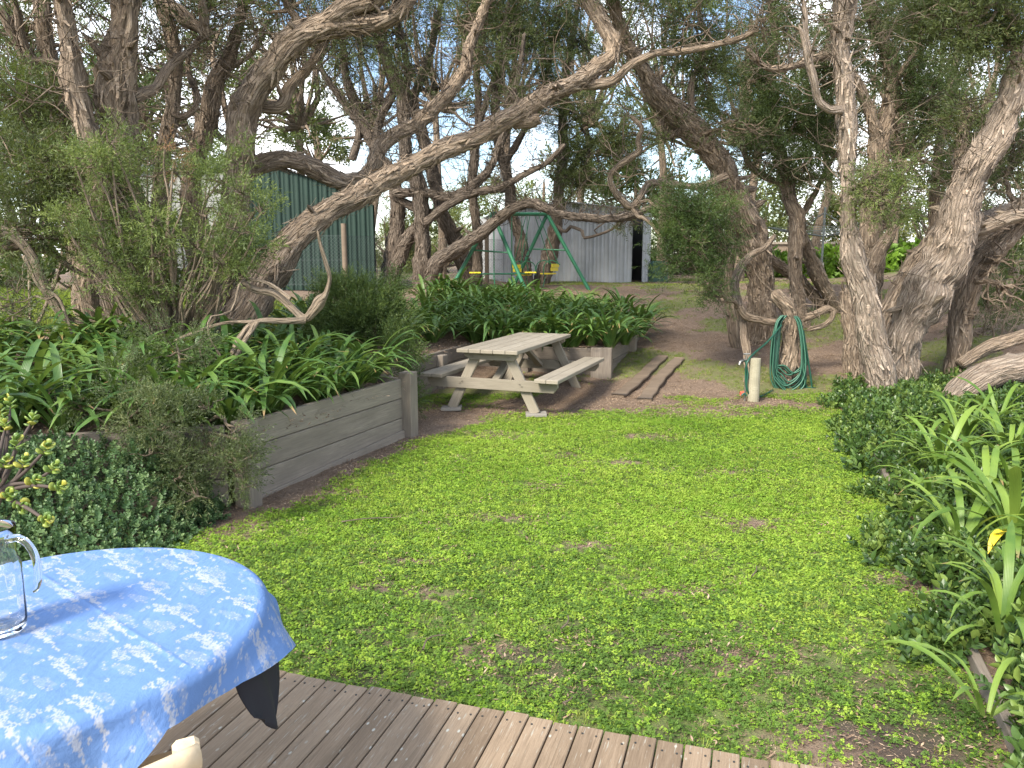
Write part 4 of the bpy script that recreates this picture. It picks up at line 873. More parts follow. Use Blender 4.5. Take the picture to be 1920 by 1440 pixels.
for k, (lab, px, top, bot, w) in enumerate([('tall twiggy tree high behind the arching limb', 560, -60, 300, 260), ('tall twiggy tree high over the wire fence', 690, -80, 320, 240), ('tall twiggy tree high over the left swing leg', 820, -80, 260, 260), ('tall dark tree high behind the swing set', 960, -90, 270, 280),
    ('tall dark tree high above the silver shed', 1110, -80, 300, 260), ('tall dark tree high behind the elbow of the bent trunk', 1250, -80, 330, 240), ('tall dark tree high behind the slim trunk', 1400, -80, 340, 260), ('tall dark tree high behind the pale trunk', 1550, -80, 360, 260),
    ('tall dark tree high behind the dark fork', 1700, -80, 380, 260), ('tall dark tree high at the right edge', 1860, -80, 420, 280), ('tall dark tree high behind gnarled trunk', 260, -80, 300, 300), ('tall dark tree at the top left edge', 60, -80, 420, 300)]):
    fartree(lab, px, top, bot, w, 20.5+2.5*((k*5) % 3), LEAF_CROWN, 120+k, [5, 4, 4, 6, 8, 9, 13, 13, 15, 16, 12, 16][k], 34, .72)
for k, (lab, px, top, bot, w, Y) in enumerate([('dark tree just past the left edge of the bank', -170, 40, 600, 330, 14), ('dark tree well past the left edge of the bank', -480, 80, 600, 360, 16), ('dark tree just past the right edge behind the logs', 2110, 40, 620, 330, 14)]):
    fartree(lab, px, top, bot, w, Y, LEAF_CROWN, 150+k, 18, 24, .8)
for k, (lab, px, py, w, h, Y) in enumerate([('grey twiggy brush beside the slanting trunk', 1890, 540, 70, 70, 11.5), ('grey-green brush behind the fallen branch', 1850, 600, 60, 50, 12.5), ('low green scrub right of the dark fork', 1730, 560, 60, 40, 16)]):
    shrub('brush_shrub', lab, [(px, py, w, h, Y, .6), (px-w*.5, py+h*.4, w*.6, h*.5, Y, .5), (px+w*.5, py+h*.3, w*.6, h*.6, Y+.3, .5)], LEAF_GREY, 160+k, 260, size=1.3, twigs=TWIG)

# ------------------------------------------------------------------ strap-leaved plants
def strap(L, w, rise, droop, seed, mat):
    r = np.random.default_rng(seed); n = 9; V = []; s = np.linspace(0, 1, n); el = rise; p = np.zeros(2); pts = [p.copy()]
    for i in range(n-1):
        p = p+np.array([math.cos(el), math.sin(el)])*L/(n-1); pts.append(p.copy()); el -= droop*(.45+1.2*s[i])/(n-1)
    for i, (x, z) in enumerate(pts):
        ww = w*(.62+.38*math.sin(min(1, s[i]*1.6)*math.pi/2))*(1-max(0, (s[i]-.62)/.38)**2.2)*.5+.0006; y = .04*L*math.sin(s[i]*3+seed)*s[i]
        V += [(x, y-ww, z+ww*.35), (x, y, z), (x, y+ww, z+ww*.35)]
    F = []
    for i in range(n-1):
        for j in range(2): a = i*3+j; F.append([a, a+1, a+4, a+3])
    me = mk('leaf', V, F, {'along': np.array([(s[i//3], (i % 3-1)*.5, 0) for i in range(len(V))])}); me.materials.append(mat); return me
AGA = [strap(random.uniform(.55, .80), random.uniform(.034, .046), R_(random.uniform(52, 80)), R_(random.uniform(75, 150)), k, LEAF_AGA) for k in range(12)]
CLV = [strap(random.uniform(.55, .85), random.uniform(.034, .048), R_(random.uniform(42, 72)), R_(random.uniform(80, 150)), k+20, LEAF_CLIV) for k in range(10)]
CLV_Y = strap(.42, .05, R_(55), R_(150), 33, YELLOWLEAF)
def clump(name, label, p, meshes, n, sc, group, seed, extra=None):
    r = random.Random(seed); t = thing(name, label, 'plant', tuple(p), group, r.uniform(0, 6.28))
    for i in range(n):
        a = i*2.39996+r.uniform(-.3, .3); s = sc*r.uniform(.75, 1.15)
        M = Matrix.Translation((.035*sc*math.cos(a), .035*sc*math.sin(a), -.01)) @ Matrix.Rotation(a, 4, 'Z') @ Matrix.Rotation(r.uniform(-.25, .18), 4, 'Y') @ Matrix.Rotation(r.uniform(-.2, .2), 4, 'X') @ Matrix.Diagonal((s, s, s, 1))
        o = bpy.data.objects.new('leaf', (extra if (extra and i == 3) else meshes[r.randrange(len(meshes))])); COL.objects.link(o); o.parent = t; o.matrix_basis = M
    return t
def joined_clump(meshes, n, sc, seed):
    r = random.Random(seed); Vs, Fs, o = [], [], 0; al = []
    for i in range(n):
        me = meshes[r.randrange(len(meshes))]; a = i*2.39996+r.uniform(-.3, .3); s = sc*r.uniform(.75, 1.15)
        M = Matrix.Translation((.05*math.cos(a), .05*math.sin(a), -.01)) @ Matrix.Rotation(a, 4, 'Z') @ Matrix.Rotation(r.uniform(-.3, .15), 4, 'Y') @ Matrix.Rotation(r.uniform(-.2, .2), 4, 'X') @ Matrix.Diagonal((s, s, s, 1))
        Vs.append(np.array([M @ v.co for v in me.vertices])); al += [(k//3/8., (k % 3-1)*.5, 0) for k in range(27)]; Fs.append(np.array([p.vertices[:] for p in me.polygons])+o); o += len(me.vertices)
    m = mk('leaves', np.vstack(Vs), np.vstack(Fs), {'along': np.array(al)}); m.materials.append(meshes[0].materials[0]); return m
# near left bed: leaves one by one
rr_ = random.Random(5)
spots = []; ORD = ['first', 'second', 'third', 'fourth', 'fifth', 'sixth', 'seventh', 'eighth', 'ninth', 'tenth', 'eleventh']; cnt_ = {}
for s in np.linspace(.03, .93, 7): spots.append((-1.97+.87*s-.22, 5.47+2.15*s+.07, 'row just behind the planter planks'))
for s in np.linspace(.0, .97, 8): spots.append((-1.97+.87*s-.62, 5.5+2.15*s+.20, 'second row behind the planter planks'))
for s in np.linspace(.0, 1., 7): spots.append((-1.97+.87*s-1.1, 5.6+2.15*s+.35, 'third row behind the planter planks'))
for x in np.linspace(-2.3, -4.4, 8): spots.append((x, 5.45+.27*(x+2.07)+.24, 'row above the leafy mound'))
for x in np.linspace(-2.55, -4.7, 7): spots.append((x, 5.75+.22*(x+2.07)+.42, 'second row above the leafy mound'))
for x in np.linspace(-3.1, -5.2, 6): spots.append((x, 6.35+.15*(x+2.07)+.55, 'third row above the leafy mound'))
for k, (x, y, w) in enumerate(spots):
    x += rr_.uniform(-.06, .06); y += rr_.uniform(-.06, .06)
    cnt_[w] = cnt_.get(w, -1)+1
    clump('agapanthus', ORD[cnt_[w]]+(' agapanthus from the near end, ' if 'planks' in w else ' agapanthus from the right, ')+w, (x, y, float(bz(x, y))), AGA, 32, rr_.uniform(.98, 1.22), 'agapanthus clumps in the left planter', 300+k)
# far bed: clumps share a few joined leaf meshes
JC = [joined_clump(AGA, 38, 1.0, 400+k) for k in range(6)]
k = 0
cand = []
for row, (a, b) in enumerate([((-.60, 11.58), (1.42, 10.99)), ((-.9, 12.3), (1.75, 11.75)), ((-1.1, 12.9), (1.95, 12.4)), ((-1.3, 13.6), (2.15, 13.1)), ((-1.5, 14.3), (2.2, 13.8)), ((-1.6, 15.0), (2.1, 14.6)), ((-2.1, 9.0), (-1.0, 12.0)), ((-2.6, 9.4), (-1.5, 12.4)), ((-2.9, 10.4), (-2.0, 13.2)), ((-4.2, 7.6), (-2.6, 8.3)), ((-4.8, 7.0), (-2.6, 7.6))]):
    n = 10 if row < 6 else 7
    for i in range(n):
        s = (i+.5*(row % 2)*.8)/(n-.6); cand.append((a[0]+(b[0]-a[0])*s, a[1]+(b[1]-a[1])*s, row, i))
for x, y, row, i_ in cand:
    x += rr_.uniform(-.1, .1); y += rr_.uniform(-.1, .1)
    w = 'in raised bed behind picnic table' if row < 6 else ('on bank beside the dark shrub' if row < 9 else 'at foot of left trunks')
    t = thing('agapanthus', 'agapanthus clump '+w+', '+(ORD[row]+' row, ' if row < 6 else ORD[row-6 if row < 9 else row-9]+' file, ')+ORD[i_]+(' from left' if row < 6 or row > 8 else ' from near end'), 'plant', (x, y, float(bz(x, y))-.02), 'agapanthus '+w, rr_.uniform(0, 6.28))
    s = rr_.uniform(.85, 1.12); s *= 1.12; t.scale = (s, s, s*rr_.uniform(.9, 1.1))
    o = bpy.data.objects.new('leaves', JC[k % 6]); COL.objects.link(o); o['kind'] = 'stuff'; o.parent = t; k += 1
# right bed
rb = [(1905, 985, 'huge pale strappy clump in the near right bed with one yellow leaf', 1.15, 17), (1895, 830, 'pale strappy clump at the right edge below the sawn limb', 1.0, 16), (1800, 800, 'pale upright strappy clump in front of the sawn limb', .95, 14), (1765, 850, 'pale arching strappy clump over the bed edging', .9, 16), (1850, 930, 'pale strappy clump just above the huge one', .8, 12), (1870, 760, 'small strappy clump tucked under the sawn limb', .8, 14), (1880, 1150, 'strappy clump low among glossy groundcover leaves', .75, 9), (1850, 1300, 'sparse strappy clump nearest the deck in the right bed', .6, 6), (1720, 800, 'thin strappy clump near the pale trunk foot', .6, 9),
      (1830, 870, 'dense strappy clump in the middle of the right bed', .85, 16), (1905, 900, 'strappy clump at the right edge above the huge one', .95, 14), (1745, 905, 'low strappy clump spilling over the lawn edge', .7, 14), (1800, 1000, 'arching strappy clump left of the huge one', .8, 13), (1840, 780, 'strappy clump between the sawn limb and bed middle', .75, 13),
      (1905, 1110, 'strappy clump at right edge just below the huge one', .85, 11), (1790, 745, 'small strappy clump touching the end of the sawn limb', .6, 10)]
for k, (x, y, lab, sc, n) in enumerate(rb):
    p = atZ(x, y+35, .17); clump('strap_plant', lab, p, CLV, int(n*1.35), sc, None, 500+k)
    if k == 0:
        o = link('yellow_leaf', CLV_Y, None, bpy.data.objects[-1] if False else [q for q in WM if q.get('label') == lab][0], Matrix.Translation((p[0]-.10, p[1]-.10, p[2]+.02)) @ Matrix.Rotation(R_(222), 4, 'Z')); o['label'] = 'single bright yellow leaf'

# ------------------------------------------------------------------ scattered stuff (geometry-node instances)
def scatter(name, P, rot, scl, temps, mat, label=None):
    c = bpy.data.collections.new(name+'_pieces')
    for i, (V, F) in enumerate(temps):
        me = mk('piece', V, F, None, False); me.materials.append(mat); o = bpy.data.objects.new('piece_%02d' % i, me); c.objects.link(o)
    n = len(P); me = bpy.data.meshes.new(name); me.vertices.add(n); me.vertices.foreach_set('co', np.asarray(P, np.float32).ravel())
    me.attributes.new('rot', 'FLOAT_VECTOR', 'POINT').data.foreach_set('vector', np.asarray(rot, np.float32).ravel())
    me.attributes.new('scl', 'FLOAT', 'POINT').data.foreach_set('value', np.asarray(scl, np.float32))
    me.attributes.new('idx', 'INT', 'POINT').data.foreach_set('value', rng.integers(0, len(temps), n).astype(np.int32))
    me.update(); o = link(name, me, mat); kind(o, 'stuff')
    g = bpy.data.node_groups.new(name, 'GeometryNodeTree'); g.interface.new_socket('Geometry', in_out='INPUT', socket_type='NodeSocketGeometry'); g.interface.new_socket('Geometry', in_out='OUTPUT', socket_type='NodeSocketGeometry')
    N = g.nodes; gi = N.new('NodeGroupInput'); go = N.new('NodeGroupOutput'); ci = N.new('GeometryNodeCollectionInfo'); ci.inputs['Collection'].default_value = c; ci.inputs['Separate Children'].default_value = True; ci.inputs['Reset Children'].default_value = True
    ip = N.new('GeometryNodeInstanceOnPoints'); ip.inputs['Pick Instance'].default_value = True
    def attr(nm, ty):
        a = N.new('GeometryNodeInputNamedAttribute'); a.data_type = ty; a.inputs['Name'].default_value = nm; return a.outputs['Attribute']
    er = N.new('FunctionNodeEulerToRotation'); g.links.new(attr('rot', 'FLOAT_VECTOR'), er.inputs[0])
    g.links.new(gi.outputs[0], ip.inputs['Points']); g.links.new(ci.outputs[0], ip.inputs['Instance']); g.links.new(attr('idx', 'INT'), ip.inputs['Instance Index']); g.links.new(er.outputs[0], ip.inputs['Rotation']); g.links.new(attr('scl', 'FLOAT'), ip.inputs['Scale'])
    g.links.new(ip.outputs[0], go.inputs[0]); md = o.modifiers.new('scatter', 'NODES'); md.node_group = g
    if label: o['label'] = label
    return o
def clover_tuft(seed, n=13, rad=.045):
    r = np.random.default_rng(seed); V, F = [], []
    for _ in range(n):
        x, y = r.normal(0, rad*.6, 2); z = r.uniform(.008, .032); yaw = r.uniform(0, 6.28); tl = r.normal(0, .3, 2)
        for m in range(3):
            a = yaw+m*2.094; l = r.uniform(.008, .013); w = l*.52; c, s = math.cos(a), math.sin(a); k = len(V)
            for u, v in ((0, 0), (.55, -w/l), (1, -.35*w/l), (1, .35*w/l), (.55, w/l)):
                px_, py_ = (u*c-v*s)*l, (u*s+v*c)*l; V.append((x+px_, y+py_, z+px_*tl[0]+py_*tl[1]-.15*u*l))
            F += [[k, k+1, k+4], [k+1, k+2, k+3], [k+1, k+3, k+4]]
    return np.array(V), np.array(F)
def grass_tuft(seed, n=12, h=.05, rad=.03):
    r = np.random.default_rng(seed); V, F = [], []
    for _ in range(n):
        x, y = r.normal(0, rad, 2); a = r.uniform(0, 6.28); l = h*r.uniform(.5, 1.2); le = r.uniform(.3, 1.1); w = .0022; k = len(V)
        d = np.array([math.cos(a), math.sin(a)]); s = np.array([-d[1], d[0]])*w; b = np.array([x, y]); m = b+d*l*.35*le; t_ = b+d*l*le
        V += [(*(b-s), 0), (*(b+s), 0), (*(m+s), l*.6), (*(m-s), l*.6), (*t_, l*(1-.3*le))]; F += [[k, k+1, k+2], [k, k+2, k+3], [k+3, k+2, k+4]]
    return np.array(V), np.array(F)
def chips(seed, n=14, rad=.06):
    r = np.random.default_rng(seed); V, F = [], []
    for _ in range(n):
        x, y = r.normal(0, rad, 2); a = r.uniform(0, 6.28); l = r.uniform(.012, .04); w = r.uniform(.002, .006); z = r.uniform(.002, .012); d = np.array([math.cos(a), math.sin(a)]); s = np.array([-d[1], d[0]]); k = len(V); b = np.array([x, y]); tz = r.normal(0, .25)*l
        V += [(*(b-d*l/2), z-tz/2), (*(b+s*w), z), (*(b+d*l/2), z+tz/2), (*(b-s*w), z+.001)]; F += [[k, k+1, k+2], [k, k+2, k+3]]
    return np.array(V), np.array(F)
def ground_pts(n, x0, x1, y0, y1, prob):
    x = rng.uniform(x0, x1, n); y = rng.uniform(y0, y1, n); k = (rng.random(n) < prob(x, y)) & (np.abs(x) < (y*.70+.55)); x, y = x[k], y[k]; return x, y
def deckside(x, y): return (x-dp0[0])*db[0]+(y-dp0[1])*db[1] > .02
cl_t = [clover_tuft(k) for k in range(6)]; gr_t = [grass_tuft(k) for k in range(5)]; ch_t = [chips(k) for k in range(5)]
def put(name, x, y, temps, mat, smin, smax, label, zf=gz, tilt=.12):
    z = zf(x, y)+.012*(npn(x, y, 5, 3)-.5)+.03*(npn(x, y, 1.3, 8)-.5)
    rot = np.stack([rng.normal(0, tilt, len(x)), rng.normal(0, tilt, len(x)), rng.uniform(0, 6.28, len(x))], -1)
    return scatter(name, np.stack([x, y, z], -1), rot, rng.uniform(smin, smax, len(x)), temps, mat, label)
x, y = ground_pts(56000, -2.6, 3.4, 2.2, 4.6, lambda x, y: cover(x, y)*deckside(x, y)*np.clip(.22+1.2*npn(x, y, 7, 4)*npn(x, y, 2.1, 6)*1.5, 0, 1)*(.6+.4*sstep((y-2.6)/1.4))); x2, y2 = ground_pts(105000, -2.2, 4.4, 4.6, 10, lambda x, y: cover(x, y)*(.5+.5*npn(x, y, 6, 4)))
dk = rng.random(len(x)) < .42+.35*npn(x, y, 1.4, 7)-.25*sstep((y-3.2)/1.4); dk2 = rng.random(len(x2)) < .02+.30*npn(x2, y2, 1.1, 7)  # deeper green clover gets more frequent towards the deck
put('clover_lawn', np.r_[x[~dk], x2[~dk2]], np.r_[y[~dk], y2[~dk2]], cl_t, CLOVER, .42, .72, 'low bright clover carpeting the lawn')
put('deep_clover', np.r_[x[dk], x2[dk2]], np.r_[y[dk], y2[dk2]], cl_t, CLOVER_D, .42, .78, 'deeper green clover mixed through the lawn')
x, y = ground_pts(26000, -2.6, 4.6, 2.2, 9.8, lambda x, y: cover(x, y)*deckside(x, y)*.8*(.2+.8*sstep((y-3)/3))*npn(x, y, 2.6, 9)*1.4); x2, y2 = ground_pts(26000, 0, 9, 9, 22, lambda x, y: cover(x, y)*1.3)
x3, y3 = ground_pts(5000, -9, -2.4, 8.2, 13, lambda x, y: .6*inpoly(x, y))
put('lawn_grass', np.r_[x, x2], np.r_[y, y2], gr_t, GRASS, .4, .85, 'thin grass blades among the clover and on the slope')
put('bank_grass', x3, y3, [grass_tuft(k+20, 14, .20, .06) for k in range(4)], GRASS, .8, 1.4, 'long grass on the shaded left bank', bz)
x, y = ground_pts(16000, -3, 5, 2.2, 10, lambda x, y: (1-.93*cover(x, y))*deckside(x, y)*.75); x2, y2 = ground_pts(26000, -1, 9, 8.5, 21, lambda x, y: (1-cover(x, y))*(~inpoly(x, y))*.9)
put('bark_litter', np.r_[x, x2], np.r_[y, y2], ch_t, LITTER, .45, 1.2, 'brown bark and leaf litter on bare soil')
x, y = ground_pts(14000, -2.6, 3.6, 2.2, 6, lambda x, y: deckside(x, y)*.5)
put('lawn_thatch', x, y, ch_t, LITTER, .25, .5, 'fine dry thatch among the near clover')
x, y = ground_pts(9000, -6, 2.6, 5, 14, lambda x, y: inpoly(x, y)*1.); put('bed_litter', x, y, ch_t, LITTER, .8, 1.8, 'dry leaf litter on the raised beds', bz)
def ovate(n, l, w, seed, h=.12):
    r = np.random.default_rng(seed); V, F = [], []
    for i in range(n):
        s = (i//2+1)/(n/2); a = (i % 2)*math.pi+(i//2)*1.57+r.uniform(-.3, .3); p = np.array([0, 0, h*s]); el = 1.15-.55*s+r.uniform(-.2, .2)
        d = np.array([math.cos(a)*math.sin(el), math.sin(a)*math.sin(el), math.cos(el)]); sd = np.array([-math.sin(a), math.cos(a), 0]); up = np.cross(sd, d)*-1; L = l*r.uniform(.7, 1.2)*(1-.3*(s > .9)); Wd = w*L/l; k = len(V)
        V += [p, p+d*L*.35+sd*Wd*.5+up*.1*L, p+d*L*.7+sd*Wd*.38+up*.08*L, p+d*L, p+d*L*.7-sd*Wd*.38+up*.08*L, p+d*L*.35-sd*Wd*.5+up*.1*L, p+d*L*.5]
        F += [[k, k+1, k+6], [k+1, k+2, k+6], [k+2, k+3, k+6], [k+3, k+4, k+6], [k+4, k+5, k+6], [k+5, k, k+6]]
    return np.array(V), np.array(F)
# periwinkle in the right bed
n = 11000; y = rng.uniform(2.0, 10.2, n); x = redge(y)+rng.uniform(-.12, 1, n)*np.where(y < 4, 1.6, 2.6)
ed = x-redge(y); hh = .24*sstep((ed+.12)/.45)*(.35+1.1*npn(x, y, 2.3, 3))*np.where(y > 8.2, .6, 1.)
k = (np.abs(x) < y*.72+.6) & (ed > -.17+.42*npn(x, y, 1.5, 2)*npn(x, y, 4, 2)*1.6); x, y, hh, ed = x[k], y[k], hh[k], ed[k]; z = gz(x, y)+hh*np.sqrt(rng.random(len(x)))-.03
rot = np.stack([rng.normal(0, .5, len(x)), rng.normal(-.25, .5, len(x)), rng.uniform(0, 6.28, len(x))], -1)
scatter('periwinkle_groundcover', np.stack([x, y, z], -1), rot, rng.uniform(.75, 1.3, len(x)), [ovate(10, .052, .028, k) for k in range(5)], LEAF_VINCA, 'dark glossy periwinkle groundcover filling the right bed')
# leafy mound at left
n = 7000; x = rng.uniform(-4.6, -1.95, n); y = rng.uniform(3.7, 5.35, n); fr = 5.42+.27*(x+2.07)-y     # distance in front of the wall
hh = .62*sstep((1.25-fr)/1.2)*sstep((-1.98-x)/.5)*(.75+.5*npn(x, y, 3, 1)); k = (fr > 0.02) & (hh > .02); x, y, hh = x[k], y[k], hh[k]
rot = np.stack([rng.normal(.35, .5, len(x)), rng.normal(.2, .5, len(x)), rng.uniform(-.6, .6, len(x))], -1)
scatter('leafy_groundcover', np.stack([x, y, hh*rng.random(len(x))**.35-.04], -1), rot, rng.uniform(.7, 1.2, len(x)), [ovate(12, .030, .019, k+30, .09) for k in range(5)], LEAF_COVER, 'small blue-green leaves mounding against the dark sleeper wall')
# bed edging
t = thing('bed_edging', 'low grey timber edging along the right garden bed', 'edging', (2.5, 5, 0))
for k in range(4):
    a = RE0+(RE1-RE0)*(.02+.245*k); b = RE0+(RE1-RE0)*(.255+.245*k); beam('edging_board', (a[0]+.16, a[1], .015), (b[0]+.16, b[1], .015), .04, .12, SLEEPER, t)

# ------------------------------------------------------------------ jade plant
def jleaf():
    V, F = [], []; n = 8
    for i, (s, w, th) in enumerate(((0, .12, .1), (.25, .30, .2), (.6, .5, .24), (.88, .36, .18), (1, .05, .05))):
        for j in range(n): a = j/n*6.283; V.append((s, math.cos(a)*w, math.sin(a)*th*.6+.10*s*s))
    for i in range(4):
        for j in range(n): F.append([i*n+j, i*n+(j+1) % n, (i+1)*n+(j+1) % n, (i+1)*n+j])
    me = mk('leaf', V, F); me.materials.append(JADE); return me
JL = jleaf()
t = thing('jade_plant', 'jade plant with plump yellow-green leaves at the left edge', 'plant', (-2.25, 2.95, 0))
jb = np.array([-2.28, 2.95, -.05]); rj = random.Random(3)
heads = [(10, 800, 3.0), (60, 790, 3.05), (30, 835, 2.9), (45, 870, 2.85), (85, 845, 2.85), (65, 905, 2.8), (110, 915, 2.75), (10, 870, 2.85), (15, 930, 2.8), (40, 950, 2.8), (85, 975, 2.7), (0, 775, 3.05), (20, 760, 3.1), (100, 880, 2.8), (-20, 850, 2.9), (-20, 900, 2.8)]
fork = atY(-5, 925, 2.85)
rod('stem', [jb, (jb+fork)/2+np.array([-.03, 0, .05]), fork], .022, BARKD, t, 8, 12)
JST = metal('jade_bark', (.075, .055, .045), .8)
for hx, hy, Yh in heads:
    h = atY(hx, hy, Yh); md = (fork+h)/2+np.array([rj.uniform(-.02, .02), 0, rj.uniform(-.03, .02)])
    P = spline([fork, md, h], 10); V, F, A = tube(P, np.linspace(.010, .0055, 10), 7); st = link('branch', mk('branch', V, F, {'bark': A}), JST, t)
    d0 = Vector(h-md).normalized(); d0 = (d0+Vector((0, -.25, .7))).normalized(); q = d0.to_track_quat('Z', 'Y').to_matrix().to_4x4()
    for i in range(9):
        s = rj.uniform(.028, .040)*(1 if i < 6 else .7); a = i*2.4; el = -.15-.12*i
        M = Matrix.Translation(Vector(h)-d0*.02+d0*(.006*i)) @ q @ Matrix.Rotation(a, 4, 'Z') @ Matrix.Rotation(el, 4, 'Y') @ Matrix.Diagonal((s, s*.95, s, 1))
        link('leaf', JL, None, st, M)

# ------------------------------------------------------------------ stake, tap and hose
base = atZ(1412, 752, 0)
t = thing('tap_stake', 'short pale round timber stake with a garden tap', 'stake', tuple(base))
V, F, A = tube([base+np.array([0, 0, -.15]), base+np.array([0, 0, .2]), base+np.array([.003, 0, .545])], [.072, .072, .068], 16, 0, False)
V = np.vstack([V, base+np.array([.003, 0, .547])]); me = bpy.data.meshes.new('stake'); me.from_pydata(V.tolist(), [], F.tolist()+[[32+j, 32+(j+1) % 16, 48] for j in range(16)]); link('stake_post', me, POSTW, t)
rod('riser', [base+np.array([-.10, .02, -.02]), base+np.array([-.10, .02, .50])], .014, BRASS, t)
rod('tap_body', [base+np.array([-.16, -.02, .52]), base+np.array([-.10, .02, .52]), base+np.array([-.05, .03, .50])], .022, BRASS, t, 8, 8)
rod('tap_handle', [base+np.array([-.15, 0, .60]), base+np.array([-.07, 0, .60])], .012, BRASS, t); rod('tap_spindle', [base+np.array([-.11, 0, .52]), base+np.array([-.11, 0, .60])], .008, BRASS, t)
rod('spout', [base+np.array([-.16, -.02, .52]), base+np.array([-.20, -.05, .51]), base+np.array([-.215, -.06, .47])], .016, BRASS, t, 8, 8)
t = thing('garden_hose', 'green striped garden hose coiled over the stump and branch', 'hose', tuple(atY(1480, 740, 10.35)))
rh = random.Random(9)
for i in range(15):
    Yh = 10.30+rh.uniform(-.08, .06); x0 = 1463+rh.uniform(-4, 6); x1 = 1496+rh.uniform(-3, 6); bot = 700+rh.uniform(-5, 48); sp = rh.uniform(-6, 6); of = rh.uniform(-4, 8)
    pts = [(x0+6, 592), (x0-4, 606), (x0-10-sp*.5, 640), (x0-13-sp*.4, (640+bot)/2+12), (x0+of, bot-14), ((x0+x1)/2+of, bot), (x1+6+of, bot-16), (x1+12+sp*.5, (640+bot)/2), (x1+8, 640), (x1+2, 606), (x1-6, 592)]
    P = spline(np.array([atY(a, b, Yh-.05*math.sin(j/10*3.14)) for j, (a, b) in enumerate(pts)]), 46)
    V, F, A = tube(P, np.full(46, .0125), 8); h = link('hose_loop', mk('hose_loop', V, F, {'bark': A}), HOSE, t)
    V, F, A = tube(P+np.array([-.003, -.0075, .001]), np.full(46, .0065), 5); link('stripe', mk('stripe', V, F, {'bark': A}), HOSE2, h)
for pts in ([(1398, 676), (1402, 700), (1400, 725), (1408, 742), (1430, 752), (1450, 754)], [(1465, 610), (1440, 640), (1405, 672), (1398, 700), (1400, 735)], [(1500, 690), (1510, 720), (1522, 740), (1528, 752), (1518, 758)], [(1400, 742), (1395, 738), (1390, 742)], [(1506, 620), (1516, 680), (1522, 730), (1512, 742), (1506, 690)]):
    P = spline(np.array([atY(a, b, 10.25 if a > 1455 else 9.55+.7*max(0, (a-1405)/50)) for a, b in pts]), 24); P[:, 2] = np.maximum(P[:, 2], gz(P[:, 0], P[:, 1])+.012)
    V, F, A = tube(P, np.full(24, .0125), 8); link('hose_end', mk('hose_end', V, F, {'bark': A}), HOSE, t)
p = atZ(1388, 738, .05); rod('nozzle', [p, p+np.array([.05, 0, .01])], .028, REDP, t)
# fallen twigs on the lawn
for k, (pl) in enumerate([[(793, 1218), (800, 1200), (815, 1192), (838, 1190)], [(1052, 1178), (1062, 1170), (1066, 1160), (1064, 1152)], [(1055, 1318), (1068, 1312), (1074, 1305)], [(1410, 1080), (1418, 1070), (1418, 1060)], [(870, 1200), (884, 1194), (880, 1184)], [(640, 978), (690, 972), (745, 970)]]):
    P = spline(np.array([atZ(a, b, .035) for a, b in pl]), 12); V, F, A = tube(P, np.linspace(.005, .003, 12), 6)
    tag(link('fallen_twig', mk('fallen_twig', V, F, {'bark': A}), TWIG), ['long bent dry twig on lawn nearest the deck middle', 'short forked dry twig on lawn right of the long bent one', 'tiny dry twig beside the deck board ends', 'dry twig on lawn toward the right bed', 'small hooked twig beside the long bent twig', 'straight dry stick at the lawn edge below the sleeper wall'][k], 'twig')

# ------------------------------------------------------------------ table with blue cloth, jug, black cloth, chair
TC = np.array([-1.20, 1.885]); TR = .505; TZ = DZ+.745
t = thing('patio_table', 'round patio table hidden under the blue cloth', 'table', (*TC, DZ))
a = np.linspace(0, 2*math.pi, 49)[:-1]
V = [(TC[0]+(TR-.008)*math.cos(k), TC[1]+(TR-.008)*math.sin(k), z) for z in (TZ-.03, TZ-.004) for k in a]+[(*TC, TZ-.03), (*TC, TZ-.004)]
me = bpy.data.meshes.new('tabletop'); me.from_pydata(V, [], [[j, (j+1) % 48, 48+(j+1) % 48, 48+j] for j in range(48)]+[[96, (j+1) % 48, j] for j in range(48)]+[[97, 48+j, 48+(j+1) % 48] for j in range(48)]); link('tabletop', me, CHAIRW, t)
rod('pedestal', [(*TC, DZ), (*TC, TZ-.03)], .045, CHAIRW, t, 14)
for k in range(4):
    q = R_(45+90*k); beam('foot', (TC[0], TC[1], DZ+.03), (TC[0]+.28*math.cos(q), TC[1]+.28*math.sin(q), DZ+.022), .05, .04, CHAIRW, t)
HS = .76; CR = R_(57)
